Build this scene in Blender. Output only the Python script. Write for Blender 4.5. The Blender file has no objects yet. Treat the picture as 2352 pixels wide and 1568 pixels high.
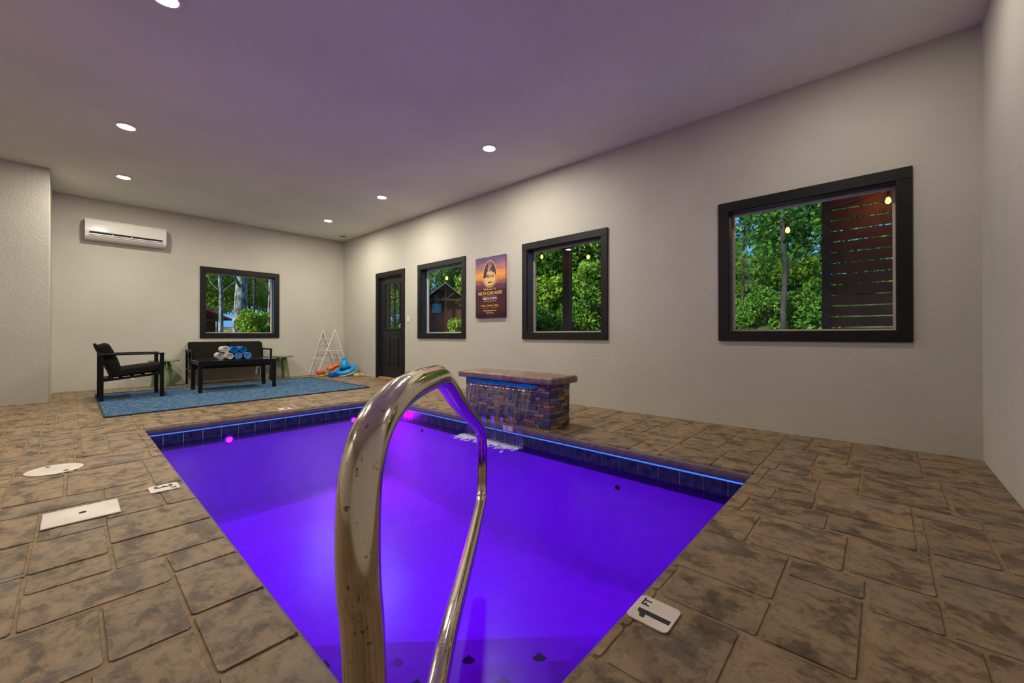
import bpy, bmesh, math, random
from mathutils import Vector, Matrix
import numpy as np
random.seed(7)
S = bpy.context.scene
COL = S.collection
PI = math.pi

# ------------------------------------------------------------------ camera, world, exposure
cd = bpy.data.cameras.new('camera'); cam = bpy.data.objects.new('camera', cd); COL.objects.link(cam)
cam.location = (0, 0, 0.867)
cam.rotation_euler = (math.radians(90.248), 0, math.radians(-47.594))
cd.sensor_width = 36; cd.lens = 14.152; cd.shift_y = -0.00762
cd.clip_start = 0.02; cd.clip_end = 400
S.camera = cam
S.view_settings.view_transform = 'Standard'; S.view_settings.look = 'None'
S.view_settings.gamma = 1; S.view_settings.use_curve_mapping = False
S.view_settings.exposure = 0.0
S.cycles.use_denoising = True
S.cycles.sample_clamp_indirect = 6
S.cycles.max_bounces = 10; S.cycles.diffuse_bounces = 5; S.cycles.transparent_max_bounces = 16
W = bpy.data.worlds.new('world'); S.world = W; W.use_nodes = True
W.node_tree.nodes['Background'].inputs[0].default_value = (0.16, 0.42, 0.85, 1)
W.node_tree.nodes['Background'].inputs[1].default_value = 1.0
sd = bpy.data.lights.new('sun', 'SUN'); sun = bpy.data.objects.new('sun', sd); COL.objects.link(sun)
sd.energy = 7.5; sd.angle = 0.12; sd.color = (1, .93, .75)
sun.rotation_euler = Vector((1, -.1, -.75)).to_track_quat('-Z', 'Y').to_euler()
sun.location = (0, 0, 20)
LAMP_W = 41.0
H = 3.05; RX = 4.28; FY = 9.234; NY = -0.53; LX = -2.2
PLX, PRX, PNY, PFY = .456, 2.892, .593, 5.069
WZ = -0.187

# ------------------------------------------------------------------ materials
def nt(name):
    m = bpy.data.materials.new(name); m.use_nodes = True
    t = m.node_tree; return m, t, t.nodes['Principled BSDF']
def setp(b, col=None, rough=None, metal=None, spec=None):
    if col is not None: b.inputs['Base Color'].default_value = (*col, 1)
    if rough is not None: b.inputs['Roughness'].default_value = rough
    if metal is not None: b.inputs['Metallic'].default_value = metal
    if spec is not None: b.inputs['Specular IOR Level'].default_value = spec
def coord(t, world=True):
    if world:
        g = t.nodes.new('ShaderNodeNewGeometry'); return g.outputs['Position']
    g = t.nodes.new('ShaderNodeTexCoord'); return g.outputs['Object']
def mapping(t, src, scale=(1,1,1), loc=(0,0,0)):
    m = t.nodes.new('ShaderNodeMapping'); m.inputs['Scale'].default_value = scale; m.inputs['Location'].default_value = loc
    t.links.new(src, m.inputs[0]); return m.outputs[0]
def noise(t, vec, scale, detail=4, rough=.55, dist=0):
    n = t.nodes.new('ShaderNodeTexNoise'); n.inputs['Scale'].default_value = scale
    n.inputs['Detail'].default_value = detail; n.inputs['Roughness'].default_value = rough; n.inputs['Distortion'].default_value = dist
    t.links.new(vec, n.inputs['Vector']); return n.outputs['Fac']
def ramp(t, fac, stops, interp='LINEAR'):
    r = t.nodes.new('ShaderNodeValToRGB'); e = r.color_ramp.elements; r.color_ramp.interpolation = interp
    while len(e) < len(stops): e.new(0.5)
    for i, (p, c) in enumerate(stops):
        e[i].position = p; e[i].color = (*c, 1) if len(c) == 3 else c
    t.links.new(fac, r.inputs[0]); return r.outputs[0]
def mix(t, a, b, fac, mode='MIX'):
    n = t.nodes.new('ShaderNodeMix'); n.data_type = 'RGBA'; n.blend_type = mode
    for k, v in ((6, a), (7, b), (0, fac)):
        if hasattr(v, 'links') or hasattr(v, 'is_linked'): t.links.new(v, n.inputs[k])
        else: n.inputs[k].default_value = (*v, 1) if isinstance(v, tuple) else v
    return n.outputs[2]
def math_n(t, op, a, b=0.0):
    n = t.nodes.new('ShaderNodeMath'); n.operation = op
    for k, v in ((0, a), (1, b)):
        if hasattr(v, 'is_linked'): t.links.new(v, n.inputs[k])
        else: n.inputs[k].default_value = v
    return n.outputs[0]
def bump(t, b, h, strength=.2, dist=.01):
    n = t.nodes.new('ShaderNodeBump'); n.inputs['Strength'].default_value = strength; n.inputs['Distance'].default_value = dist
    t.links.new(h, n.inputs['Height']); t.links.new(n.outputs[0], b.inputs['Normal'])
def simple(name, col, rough=.5, metal=0, spec=.5, var=.12, scale=12, bmp=0, bscale=60):
    m, t, b = nt(name); setp(b, col, rough, metal, spec)
    v = coord(t)
    if var:
        n = noise(t, v, scale)
        lo = tuple(c * (1 - var) for c in col); hi = tuple(min(1, c * (1 + var)) for c in col)
        t.links.new(ramp(t, n, [(.3, lo), (.7, hi)]), b.inputs['Base Color'])
    if bmp: bump(t, b, noise(t, v, bscale, 3), bmp, .004)
    return m
def emit(name, col, strength):
    m = bpy.data.materials.new(name); m.use_nodes = True; t = m.node_tree
    t.nodes.clear(); o = t.nodes.new('ShaderNodeOutputMaterial'); e = t.nodes.new('ShaderNodeEmission')
    e.inputs[0].default_value = (*col, 1); e.inputs[1].default_value = strength; t.links.new(e.outputs[0], o.inputs[0]); return m

def plaster(name, col):
    m, t, b = nt(name); setp(b, col, .85, 0, .2); v = coord(t)
    n = noise(t, v, 1.1, 4); c = ramp(t, n, [(.3, tuple(x*.93 for x in col)), (.7, tuple(x*1.05 for x in col))])
    t.links.new(c, b.inputs['Base Color'])
    h = ramp(t, noise(t, v, 34, 5, .6, .6), [(.42, (0,0,0)), (.58, (1,1,1))])
    bump(t, b, h, .22, .006); return m
M = {}
M['wall'] = plaster('wall_plaster', (.50, .472, .405))
M['ceil'] = plaster('ceiling_plaster', (.74, .73, .62))
# stamped concrete
def stone_mat():
    m, t, b = nt('stamped_concrete'); v = coord(t); setp(b, rough=.42, spec=.45)
    vs = mapping(t, v, (1.0, .75, 1))
    vn = mapping(t, v, (.5, 1.0, 1))
    n1 = noise(t, vs, 8.5, 10, .68, .35); n2 = noise(t, v, 3.0, 6, .65, .3); n3 = noise(t, vs, 24, 10, .74, .3)
    base = ramp(t, n1, [(.38, (.115, .072, .038)), (.445, (.155, .10, .054)), (.475, (.255, .168, .090)), (.60, (.325, .218, .118)), (.74, (.265, .19, .118))])
    dark = ramp(t, n3, [(.42, (.50, .46, .43)), (.50, (1, 1, 1))])
    c = mix(t, base, dark, .75, 'MULTIPLY')
    blue = ramp(t, n2, [(.52, (0, 0, 0)), (.64, (1, 1, 1))])
    c = mix(t, c, (.19, .175, .15), math_n(t, 'MULTIPLY', blue, .40))
    oi = t.nodes.new('ShaderNodeObjectInfo')
    rv = ramp(t, oi.outputs['Random'], [(0, (.88, .88, .89)), (1, (1.06, 1.05, 1.03))])
    c = mix(t, c, rv, 1.0, 'MULTIPLY'); t.links.new(c, b.inputs['Base Color'])
    hh = math_n(t, 'ADD', n3, math_n(t, 'MULTIPLY', n1, 1.5)); bump(t, b, hh, .5, .012)
    rr = ramp(t, n1, [(.3, (.30,)*3), (.7, (.5,)*3)]); t.links.new(rr, b.inputs['Roughness'])
    return m
M['stone'] = stone_mat()
M['joint'] = simple('joint_mortar', (.24, .16, .085), .8, var=.3, scale=20, bmp=.3)
M['coping'] = simple('coping_concrete', (.13, .10, .085), .55, var=.35, scale=18, bmp=.4)
M['basin'] = simple('pool_plaster', (.78, .78, .80), .7, var=.06, scale=9)
M['tile'] = simple('slate_pool_tile', (.018, .028, .05), .22, var=.7, scale=22)
M['grout'] = simple('white_grout', (.72, .74, .78), .6, var=.05)
M['black'] = simple('black_painted_wood', (.0075, .007, .0065), .5, spec=.25, var=.5, scale=30, bmp=.15)
M['jamb'] = simple('black_jamb', (.02, .022, .026), .25, var=.2)
M['vinyl'] = simple('tan_vinyl', (.50, .42, .34), .4, var=.08)
M['vinylw'] = simple('white_vinyl', (.62, .60, .58), .4, var=.05)
M['door'] = simple('black_door_paint', (.013, .0125, .012), .45, spec=.3, var=.15)
M['metal_black'] = simple('black_metal', (.003, .003, .0035), .4, .0, .25, var=.2)
M['fabric'] = simple('charcoal_cushion', (.012, .0115, .010), .9, spec=.1, var=.25, scale=60, bmp=.3, bscale=300)
M['tabtop'] = simple('black_glass_top', (.008, .012, .018), .12, var=.1)
M['white'] = simple('white_plastic', (.70, .68, .64), .3, var=.05)
M['offwhite'] = simple('aged_white_plastic', (.68, .60, .52), .45, var=.12, scale=6)
M['ac'] = simple('air_conditioner_plastic', (.68, .66, .62), .12, var=.02)
M['dark'] = simple('dark_recess', (.004, .004, .004), .8, var=0)
M['green'] = simple('green_painted_wood', (.12, .22, .06), .5, var=.2)
M['blue'] = simple('blue_vinyl_toy', (.0, .27, .62), .3, var=.15)
M['navy'] = simple('royal_blue_toy', (.0, .10, .55), .35, var=.15)
M['orange'] = simple('orange_toy', (.75, .12, .01), .4, var=.1)
M['red'] = simple('red_toy', (.72, .05, .01), .4, var=.1)
M['lime'] = simple('lime_toy', (.25, .55, .03), .4, var=.1)
M['tan'] = simple('tan_fabric', (.55, .38, .18), .8, var=.2)
M['towelw'] = simple('white_terry', (.62, .59, .56), .95, var=.1, scale=80, bmp=.6, bscale=400)
M['towelb'] = simple('blue_terry', (.0, .14, .48), .95, var=.2, scale=80, bmp=.6, bscale=400)
M['towell'] = simple('light_blue_terry', (.10, .33, .78), .95, var=.25, scale=60, bmp=.6, bscale=400)
M['wire'] = simple('white_wire', (.75, .72, .68), .35, var=.03)
M['cap'] = simple('fountain_cap_concrete', (.22, .15, .11), .3, var=.45, scale=14, bmp=.3)
M['brown'] = simple('dark_brown_stain', (.13, .032, .010), .55, var=.3, scale=8)
M['post'] = simple('brown_post', (.05, .03, .018), .5, var=.3)
M['cedar'] = simple('cedar_post', (.22, .09, .03), .55, var=.3)
M['thresh'] = simple('oak_threshold', (.45, .25, .09), .5, var=.2)
M['ink'] = simple('black_ink', (.006, .007, .012), .5, var=0)
M['gold'] = simple('gold_print', (.85, .45, .06), .6, var=.15, scale=40)
M['whitep'] = simple('white_print', (.80, .76, .74), .6, var=0)
M['purple'] = simple('purple_print', (.03, .015, .06), .6, var=.2)
M['lens'] = emit('lamp_lens', (1, .95, .86), 26)
M['bulb'] = emit('filament_bulb', (1, .42, .06), 9)
M['led'] = emit('blue_led_strip', (0.0, .07, .40), .8)
M['rope'] = emit('blue_light_strip', (.06, .22, 1.0), 1.1)
M['pled'] = emit('pool_led', (1, .25, 1), 14)
# chrome
m, t, b = nt('brushed_stainless'); setp(b, (.80, .72, .60), .16, 1)
v = coord(t); n = noise(t, mapping(t, v, (90, 90, 20)), 1.5, 5)
t.links.new(ramp(t, n, [(.3, (.07,)*3), (.72, (.20,)*3)]), b.inputs['Roughness'])
n2 = noise(t, v, 90, 4, .7)
t.links.new(ramp(t, n2, [(.30, (.20, .13, .08)), (.38, (.80, .71, .58))]), b.inputs['Base Color'])
M['steel'] = m
# glass for windows: clear with a faint reflection
def thin_glass(name, ior=1.45, tint=(1, 1, 1), rough=0.0, top=1.0):
    m = bpy.data.materials.new(name); m.use_nodes = True; t = m.node_tree; t.nodes.clear()
    o = t.nodes.new('ShaderNodeOutputMaterial'); tr = t.nodes.new('ShaderNodeBsdfTransparent'); gl = t.nodes.new('ShaderNodeBsdfGlossy')
    fr = t.nodes.new('ShaderNodeLayerWeight'); fr.inputs[0].default_value = .5; mx = t.nodes.new('ShaderNodeMixShader')
    f0 = ((ior-1)/(ior+1))**2; pw = math_n(t, 'POWER', fr.outputs['Facing'], 5.0); fac = math_n(t, 'ADD', math_n(t, 'MULTIPLY', pw, (1-f0)*top), f0)
    tr.inputs[0].default_value = (*tint, 1); gl.inputs['Roughness'].default_value = rough
    t.links.new(fac, mx.inputs[0]); t.links.new(tr.outputs[0], mx.inputs[1]); t.links.new(gl.outputs[0], mx.inputs[2])
    t.links.new(mx.outputs[0], o.inputs[0]); return m, t, mx, tr, gl, fr
M['glass'] = thin_glass('window_glass', 1.35)[0]
m, t, mx, tr, gl, fr = thin_glass('violet_lit_tinted_water', 1.22, (.36, .015, .98), .27, .38)  # violet of the pool lamps is tinted into the water colour
bn = t.nodes.new('ShaderNodeBump'); bn.inputs['Strength'].default_value = .12; bn.inputs['Distance'].default_value = .02
t.links.new(noise(t, coord(t), 3.0, 3), bn.inputs['Height'])
t.links.new(bn.outputs[0], gl.inputs['Normal']); t.links.new(bn.outputs[0], fr.inputs['Normal'])
M['water'] = m
m, t, mx, tr, gl, fr = thin_glass('falling_water', 1.33, (.93, .93, 1), .1)
v = mapping(t, coord(t), (1, 70, .5)); st = ramp(t, noise(t, v, 1.2, 4, .6), [(.50, (0,)*3), (.66, (.42,)*3)])
t.links.new(math_n(t, 'ADD', st, .07), mx.inputs[0]); M['fall'] = m
m, t, b = nt('white_foam'); setp(b, (.8, .82, .9), .5); b.inputs['Alpha'].default_value = .30
M['foam'] = m
# rug
m, t, b = nt('woven_blue_rug'); v = coord(t); setp(b, rough=.95, spec=.1)
br = t.nodes.new('ShaderNodeTexBrick'); t.links.new(mapping(t, v, (1, 1, 1)), br.inputs['Vector'])
br.inputs['Scale'].default_value = 1; br.inputs['Brick Width'].default_value = .05; br.inputs['Row Height'].default_value = .035
br.inputs['Mortar Size'].default_value = .007; br.inputs['Color1'].default_value = (.035, .13, .26, 1)
br.inputs['Color2'].default_value = (.19, .29, .37, 1); br.inputs['Mortar'].default_value = (.03, .06, .12, 1)
c = mix(t, br.outputs[0], ramp(t, noise(t, v, 26, 4), [(.35, (.45, .5, .6)), (.65, (1.2, 1.2, 1.2))]), .8, 'MULTIPLY')
t.links.new(c, b.inputs['Base Color']); bump(t, b, br.outputs['Fac'], .4, .004); M['rug'] = m
M['rugedge'] = simple('rug_binding', (.02, .035, .07), .9)
# ledger stone: colour per stone
m, t, b = nt('ledger_stone'); oi = t.nodes.new('ShaderNodeObjectInfo'); setp(b, rough=.35)
c1 = ramp(t, oi.outputs['Random'], [(0, (.045, .05, .065)), (.22, (.10, .11, .13)), (.40, (.19, .18, .17)), (.55, (.20, .09, .045)),
      (.68, (.42, .20, .05)), (.80, (.09, .06, .045)), (.9, (.34, .27, .17))], 'CONSTANT')
v = coord(t); n = noise(t, v, 45, 5, .65)
t.links.new(mix(t, c1, ramp(t, n, [(.3, (.45,)*3), (.7, (1.3,)*3)]), .9, 'MULTIPLY'), b.inputs['Base Color']); bump(t, b, n, .7, .008); M['ledger'] = m
# leaves
def leafmat(name, a, bcol, c3):
    m = bpy.data.materials.new(name); m.use_nodes = True; t = m.node_tree; b = t.nodes['Principled BSDF']; setp(b, rough=.6, spec=.3)
    v = coord(t); n = noise(t, v, 1.3, 5, .75); cc = ramp(t, n, [(.30, a), (.50, bcol), (.70, c3)])
    t.links.new(cc, b.inputs['Base Color'])
    tl = t.nodes.new('ShaderNodeBsdfTranslucent'); t.links.new(cc, tl.inputs[0]); mx = t.nodes.new('ShaderNodeMixShader'); mx.inputs[0].default_value = .35
    o = [x for x in t.nodes if x.type == 'OUTPUT_MATERIAL'][0]
    t.links.new(b.outputs[0], mx.inputs[1]); t.links.new(tl.outputs[0], mx.inputs[2]); t.links.new(mx.outputs[0], o.inputs[0]); return m
M['leaf1'] = leafmat('green_leaves', (.022, .09, .012), (.085, .25, .025), (.25, .44, .07))
M['leaf2'] = leafmat('yellow_green_leaves', (.04, .12, .008), (.15, .31, .02), (.40, .50, .06))
M['leaf3'] = leafmat('dark_green_leaves', (.006, .035, .006), (.02, .11, .012), (.07, .22, .02))
m, t, b = nt('lichen_bark'); v = coord(t); setp(b, rough=.9)
t.links.new(ramp(t, noise(t, mapping(t, v, (3, 3, 1)), 3.2, 6, .7), [(.36, (.03, .03, .035)), (.5, (.14, .15, .16)), (.6, (.33, .42, .45))]), b.inputs['Base Color']); M['bark'] = m
M['barkd'] = simple('dark_bark', (.035, .035, .04), .9, var=.4, scale=6)
m, t, b = nt('hillside_ground'); v = coord(t); setp(b, rough=.95, spec=.1)
t.links.new(ramp(t, noise(t, v, .40, 6, .7, .4), [(.35, (.012, .04, .01)), (.47, (.035, .08, .02)), (.53, (.09, .12, .06)), (.57, (.36, .21, .10))]), b.inputs['Base Color']); M['ground'] = m
M['cabin'] = simple('cabin_wood', (.10, .03, .012), .7, var=.3, scale=2)
M['roofg'] = simple('grey_shingle', (.10, .11, .13), .7, var=.2)
M['roofr'] = simple('red_metal_roof', (.42, .05, .08), .4, var=.1)

# ------------------------------------------------------------------ geometry helpers
class G:
    def __init__(s): s.bm = bmesh.new()
    def box(s, x0, x1, y0, y1, z0, z1, bev=0, mat=None, seg=1):
        r = bmesh.ops.create_cube(s.bm, size=1)
        T = Matrix.Translation(((x0+x1)/2, (y0+y1)/2, (z0+z1)/2)) @ Matrix.Diagonal((abs(x1-x0), abs(y1-y0), abs(z1-z0), 1))
        if mat is not None: T = mat @ T
        vs = r['verts']; bmesh.ops.transform(s.bm, matrix=T, verts=vs)
        if bev:
            es = list({e for v in vs for e in v.link_edges})
            bmesh.ops.bevel(s.bm, geom=es, offset=bev, segments=seg, affect='EDGES', profile=.6)
        return s
    def bar(s, p, q, w, h=None, bev=0, up=(0,0,1)):
        p, q = Vector(p), Vector(q); h = h or w; d = q - p; L = d.length; z = d.normalized()
        u = Vector(up)
        if abs(z.dot(u)) > .95: u = Vector((0, 1, 0))
        x = u.cross(z).normalized(); y = z.cross(x)
        R = Matrix((x, y, z)).transposed().to_4x4(); R.translation = p
        return s.box(-w/2, w/2, -h/2, h/2, 0, L, bev, R)
    def tube(s, pts, r, seg=16, closed=False, caps=True):
        pts = [Vector(p) for p in pts]; n = len(pts); rings = []
        prev = None
        for i, p in enumerate(pts):
            if closed: d = pts[(i+1) % n] - pts[i-1]
            else: d = (pts[min(i+1, n-1)] - pts[max(i-1, 0)])
            d.normalize()
            if prev is None:
                a = Vector((0, 0, 1)) if abs(d.z) < .9 else Vector((1, 0, 0)); u = a.cross(d).normalized()
            else: u = (prev - d * prev.dot(d)).normalized()
            prev = u; w = d.cross(u); rr = r[i] if isinstance(r, (list, tuple)) else r
            rings.append([s.bm.verts.new(p + (u*math.cos(2*PI*k/seg) + w*math.sin(2*PI*k/seg))*rr) for k in range(seg)])
        m = n if closed else n-1
        for i in range(m):
            A, B2 = rings[i], rings[(i+1) % n]
            for k in range(seg): s.bm.faces.new((A[k], A[(k+1) % seg], B2[(k+1) % seg], B2[k]))
        if caps and not closed:
            s.bm.faces.new(rings[0][::-1]); s.bm.faces.new(rings[-1])
        return s
    def lathe(s, prof, c=(0,0,0), seg=32, mat=None):
        rings = []
        for r, z in prof:
            ring = []
            for k in range(seg):
                v = Vector((c[0] + r*math.cos(2*PI*k/seg), c[1] + r*math.sin(2*PI*k/seg), c[2] + z))
                if mat is not None: v = mat @ v
                ring.append(s.bm.verts.new(v))
            rings.append(ring)
        for A, B2 in zip(rings, rings[1:]):
            for k in range(seg): s.bm.faces.new((A[k], A[(k+1) % seg], B2[(k+1) % seg], B2[k]))
        s.bm.faces.new(rings[0][::-1]); s.bm.faces.new(rings[-1]); return s
    def prism(s, pts, axis, a, b):
        def P(u, v, w): return {'x': (w, u, v), 'y': (u, w, v), 'z': (u, v, w)}[axis]
        A = [s.bm.verts.new(P(u, v, a)) for u, v in pts]; B2 = [s.bm.verts.new(P(u, v, b)) for u, v in pts]
        n = len(pts); s.bm.faces.new(A); s.bm.faces.new(B2[::-1])
        for i in range(n): s.bm.faces.new((A[i], B2[i], B2[(i+1) % n], A[(i+1) % n]))
        return s
    def quad(s, *ps):
        s.bm.faces.new([s.bm.verts.new(p) for p in ps]); return s
    def build(s, name, mat, parent=None, smooth=False, off=None):
        bmesh.ops.recalc_face_normals(s.bm, faces=s.bm.faces)
        me = bpy.data.meshes.new(name)
        o = bpy.data.objects.new(name, me); COL.objects.link(o)
        if parent is not None:
            o.parent = parent; w = Vector((0, 0, 0)); p = parent
            while p is not None: w = w + p.location; p = p.parent
            if off is None: bmesh.ops.translate(s.bm, vec=-w, verts=s.bm.verts)
        if smooth is not False:
            for f in s.bm.faces: f.smooth = True
        s.bm.to_mesh(me); s.bm.free()
        if smooth == 'auto': me.set_sharp_from_angle(angle=math.radians(35))
        me.materials.append(mat); return o
def tag(o, label=None, cat=None, group=None, kind=None):
    if label: o['label'] = label
    if cat: o['category'] = cat
    if group: o['group'] = group
    if kind: o['kind'] = kind
    return o
def thing(name, loc, label, cat, group=None):
    o = bpy.data.objects.new(name, None); COL.objects.link(o); o.location = loc; o.empty_display_size = .1
    return tag(o, label, cat, group)
def recenter(o, c=None):
    """move a top-level mesh's origin to the middle of its base"""
    me = o.data; n = len(me.vertices); a = np.empty(n*3); me.vertices.foreach_get('co', a); a = a.reshape(-1, 3)
    cc = Vector(c) if c else Vector(((a[:,0].min()+a[:,0].max())/2, (a[:,1].min()+a[:,1].max())/2, a[:,2].min()))
    me.transform(Matrix.Translation(-cc)); o.location = cc; return o
def struct(name, g, mat, parent=None):
    o = g.build(name, mat, parent)
    if parent is None: o['kind'] = 'structure'
    return o
def copy_tree(o, parent=None):
    c = o.copy(); COL.objects.link(c)
    if parent is not None: c.parent = parent
    for ch in list(o.children): copy_tree(ch, c)
    return c
def arc_path(pts, rad, n=8):
    """polyline with rounded corners"""
    pts = [Vector(p) for p in pts]; out = [pts[0]]
    for i in range(1, len(pts)-1):
        a, b, c = pts[i-1], pts[i], pts[i+1]; r = rad[i-1] if isinstance(rad, (list, tuple)) else rad
        d1 = (a-b).normalized(); d2 = (c-b).normalized(); r = min(r, (a-b).length*.48, (c-b).length*.48)
        p, q = b + d1*r, b + d2*r
        for k in range(n+1):
            u = k/n; out.append(p*(1-u)**2 + b*2*u*(1-u) + q*u*u)
    out.append(pts[-1]); return out
def text_obj(name, s, size, mat, parent, loc, rot, align='CENTER', bold=0, ext=.0008, sx=1):
    cu = bpy.data.curves.new(name, 'FONT'); cu.body = s; cu.size = size; cu.align_x = align; cu.align_y = 'CENTER'; cu.extrude = ext; cu.offset = bold
    tmp = bpy.data.objects.new('tmp', cu); COL.objects.link(tmp); bpy.context.view_layer.update()
    dg = bpy.context.evaluated_depsgraph_get(); me = bpy.data.meshes.new_from_object(tmp.evaluated_get(dg)); bpy.data.objects.remove(tmp)
    from mathutils import Euler
    T = Matrix.Translation(Vector(loc) - (parent.location if parent else Vector((0,0,0)))) @ Euler(rot).to_matrix().to_4x4() @ Matrix.Diagonal((sx, 1, 1, 1))
    me.transform(T); me.materials.clear(); me.materials.append(mat); me.name = name
    o = bpy.data.objects.new(name, me); COL.objects.link(o); o.parent = parent; return o

# ------------------------------------------------------------------ floor (stamped stones), walls, ceiling
TH = .18
def slab_cells(xs, ys, z0, z1, holes):
    g = G()
    for x0, x1 in zip(xs, xs[1:]):
        for y0, y1 in zip(ys, ys[1:]):
            if any(x0 >= a-1e-6 and x1 <= b+1e-6 and y0 >= c-1e-6 and y1 <= d+1e-6 for a, b, c, d in holes): continue
            g.box(x0, x1, y0, y1, z0, z1)
    return g
g = slab_cells([LX-TH, PLX-.03, PRX+.03, RX+TH], [NY-TH, PNY-.03, PFY+.03, FY+TH], -.25, -.0045, [(PLX-.03, PRX+.03, PNY-.03, PFY+.03)])
# the slab stops .02 short of the tile line so the coping can overhang
floor = struct('floor', g, M['joint'])
manual = [(.96,1.33,.30,.55),(.96,1.12,.555,.593),(1.12,1.35,.555,.593),(1.35,1.54,.555,.593),(1.33,1.55,.26,.55),(1.55,1.91,.26,.593),
(1.91,2.26,.42,.593),(1.91,2.27,.10,.42),(1.755,1.91,.035,.26),(1.33,1.755,.04,.26),(2.27,2.50,.18,.515),(2.26,2.48,.515,.593),(2.50,2.70,.43,.593),
(2.50,2.71,.25,.43),(2.70,2.90,.525,.593),(2.71,3.07,.26,.525),(2.51,2.88,-.115,.25),(2.29,2.51,-.115,.18),(1.93,2.29,-.145,.10),(1.70,1.93,-.145,.035),
(1.33,1.70,-.21,.04),(.96,1.33,.0,.30),(2.88,3.50,-.26,.085),(2.88,3.07,.085,.26),(3.07,3.50,.085,.33),(3.07,3.29,.33,.50),(3.07,3.29,.50,.593),
(3.29,3.72,.33,.593),(3.50,3.72,.16,.33),(3.72,4.28,.41,.593),(3.72,4.28,.16,.41),(3.50,4.28,-.20,.16),(2.73,2.88,-.345,-.115),(2.31,2.73,-.34,-.145),
(2.12,2.31,-.53,-.145),(1.71,2.12,-.53,-.145),(2.31,2.69,-.53,-.345),(2.69,2.90,-.53,-.345),(2.90,3.50,-.53,-.27),(3.50,3.98,-.53,-.20),(3.98,4.28,-.53,-.20),
(1.33,1.70,-.53,-.21),(.60,.96,.10,.36),(.60,.96,.36,.593),(.96,1.33,-.30,.0),
(2.892,3.11,.593,.84),(3.11,3.35,.593,.84),(3.11,3.35,.84,1.19),(2.892,3.11,.84,1.17),(3.35,3.90,.593,.92),(3.90,4.28,.593,.92),(3.35,3.67,.92,1.17),
(3.67,4.0,.92,1.17),(4.0,4.28,.92,1.39),(2.892,3.30,1.19,1.43),(3.30,4.0,1.19,1.57),(4.0,4.28,1.39,1.78),(3.30,4.0,1.57,1.77),(2.892,3.25,1.43,2.03),(3.25,3.70,1.77,2.06),
(.25,.456,1.91,2.09),(.25,.456,1.57,1.91),(.25,.456,1.25,1.57),(.11,.456,2.09,2.36),(.11,.456,2.36,2.70),(.11,.33,2.70,3.03),(.33,.456,2.70,3.09),
(-.11,.11,2.275,2.61),(-.11,.11,2.105,2.275),(-.115,.25,1.855,2.10),(.065,.25,1.505,1.85),(-.30,.065,1.51,1.85),(.03,.25,1.12,1.50),(-.34,.03,1.15,1.49),(.25,.456,.93,1.25),
(-.40,-.11,2.30,2.62),(-.45,-.11,1.86,2.28),(-.02,.33,3.24,3.78),(-.24,-.02,3.25,3.73),(-.34,.12,3.04,3.24),(.12,.33,3.03,3.24),(.33,.456,3.09,3.80),
(-.16,.05,4.55,5.03),(.05,.20,4.35,4.92),(.20,.41,4.20,4.85),(.39,.456,3.84,4.14),(.02,.39,3.80,4.20),(.05,.42,5.05,5.50),(-.18,.05,5.05,5.5),(.05,.42,5.52,5.95),
(.42,.65,5.30,5.95),(-.11,.05,5.52,6.04)]
blocked = [(PLX, PRX, PNY, PFY), (2.99, 3.24, 2.26, 3.36), (LX-.3, -.2, 8.0, FY+.2)]
cs = .02; nx = int(round((RX-LX)/cs)); ny = int(round((FY-NY)/cs)); occ = np.zeros((nx, ny), bool)
def ix(x): return int(round((x-LX)/cs))
def iy(y): return int(round((y-NY)/cs))
for a, b_, c, d in manual + blocked: occ[max(0, ix(a)):ix(b_), max(0, iy(c)):iy(d)] = True
rects = list(manual); rs = random.Random(3)
for j in range(ny):
    for i in range(nx):
        if occ[i, j]: continue
        far = (j*cs + NY > 5.6) or (i*cs + LX < -.7)
        w = rs.choice([.28, .40, .52, .64] if far else [.26, .36, .46, .60]); h = rs.choice([.26, .36, .46] if far else [.20, .30, .38, .44])
        n = 0
        while i+n < nx and not occ[i+n, j] and n < w/cs + 6: n += 1
        wn = n if n <= w/cs + 5 else int(w/cs)
        m_ = 0
        while j+m_ < ny and not occ[i:i+wn, j+m_].any() and m_ < h/cs + 6: m_ += 1
        hn = m_ if m_ <= h/cs + 5 else int(h/cs)
        occ[i:i+wn, j:j+hn] = True
        if wn*cs > .035 and hn*cs > .035: rects.append((LX+i*cs, LX+(i+wn)*cs, NY+j*cs, NY+(j+hn)*cs))
rj = random.Random(5)
def stone_into(g, r):
    a, b_, c, d = r; e = .0028; a += e; b_ -= e; c += e; d -= e
    k = min(.009, (b_-a)*.2, (d-c)*.2); z = rj.uniform(-.0015, .001)
    out = [(a+k, c), (b_-k, c), (b_, c+k), (b_, d-k), (b_-k, d), (a+k, d), (a, d-k), (a, c+k)]
    cx, cy = (a+b_)/2, (c+d)/2; J = lambda: rj.uniform(-.0018, .0018)
    lo = [(x+J(), y+J()) for x, y in out]; ins = .0045
    hi = [(x + ins*(1 if x < cx else -1), y + ins*(1 if y < cy else -1)) for x, y in lo]
    A = [g.bm.verts.new((x, y, -.012)) for x, y in lo]; B2 = [g.bm.verts.new((x, y, z)) for x, y in hi]
    g.bm.faces.new(B2)
    for q in range(8): g.bm.faces.new((A[q], A[(q+1) % 8], B2[(q+1) % 8], B2[q]))
rects.sort(key=lambda r: ((r[0]+r[1])/2)**2 + ((r[2]+r[3])/2)**2 + (100 if (r[0]+r[1])/2 < -.8 else 0))
rest = G()
for q, r in enumerate(rects):
    if q < 298: gg = G(); stone_into(gg, r); gg.build('stone', M['stone'], floor)
    else: stone_into(rest, r)
tag(rest.build('stone', M['stone'], floor), kind='stuff')
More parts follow.
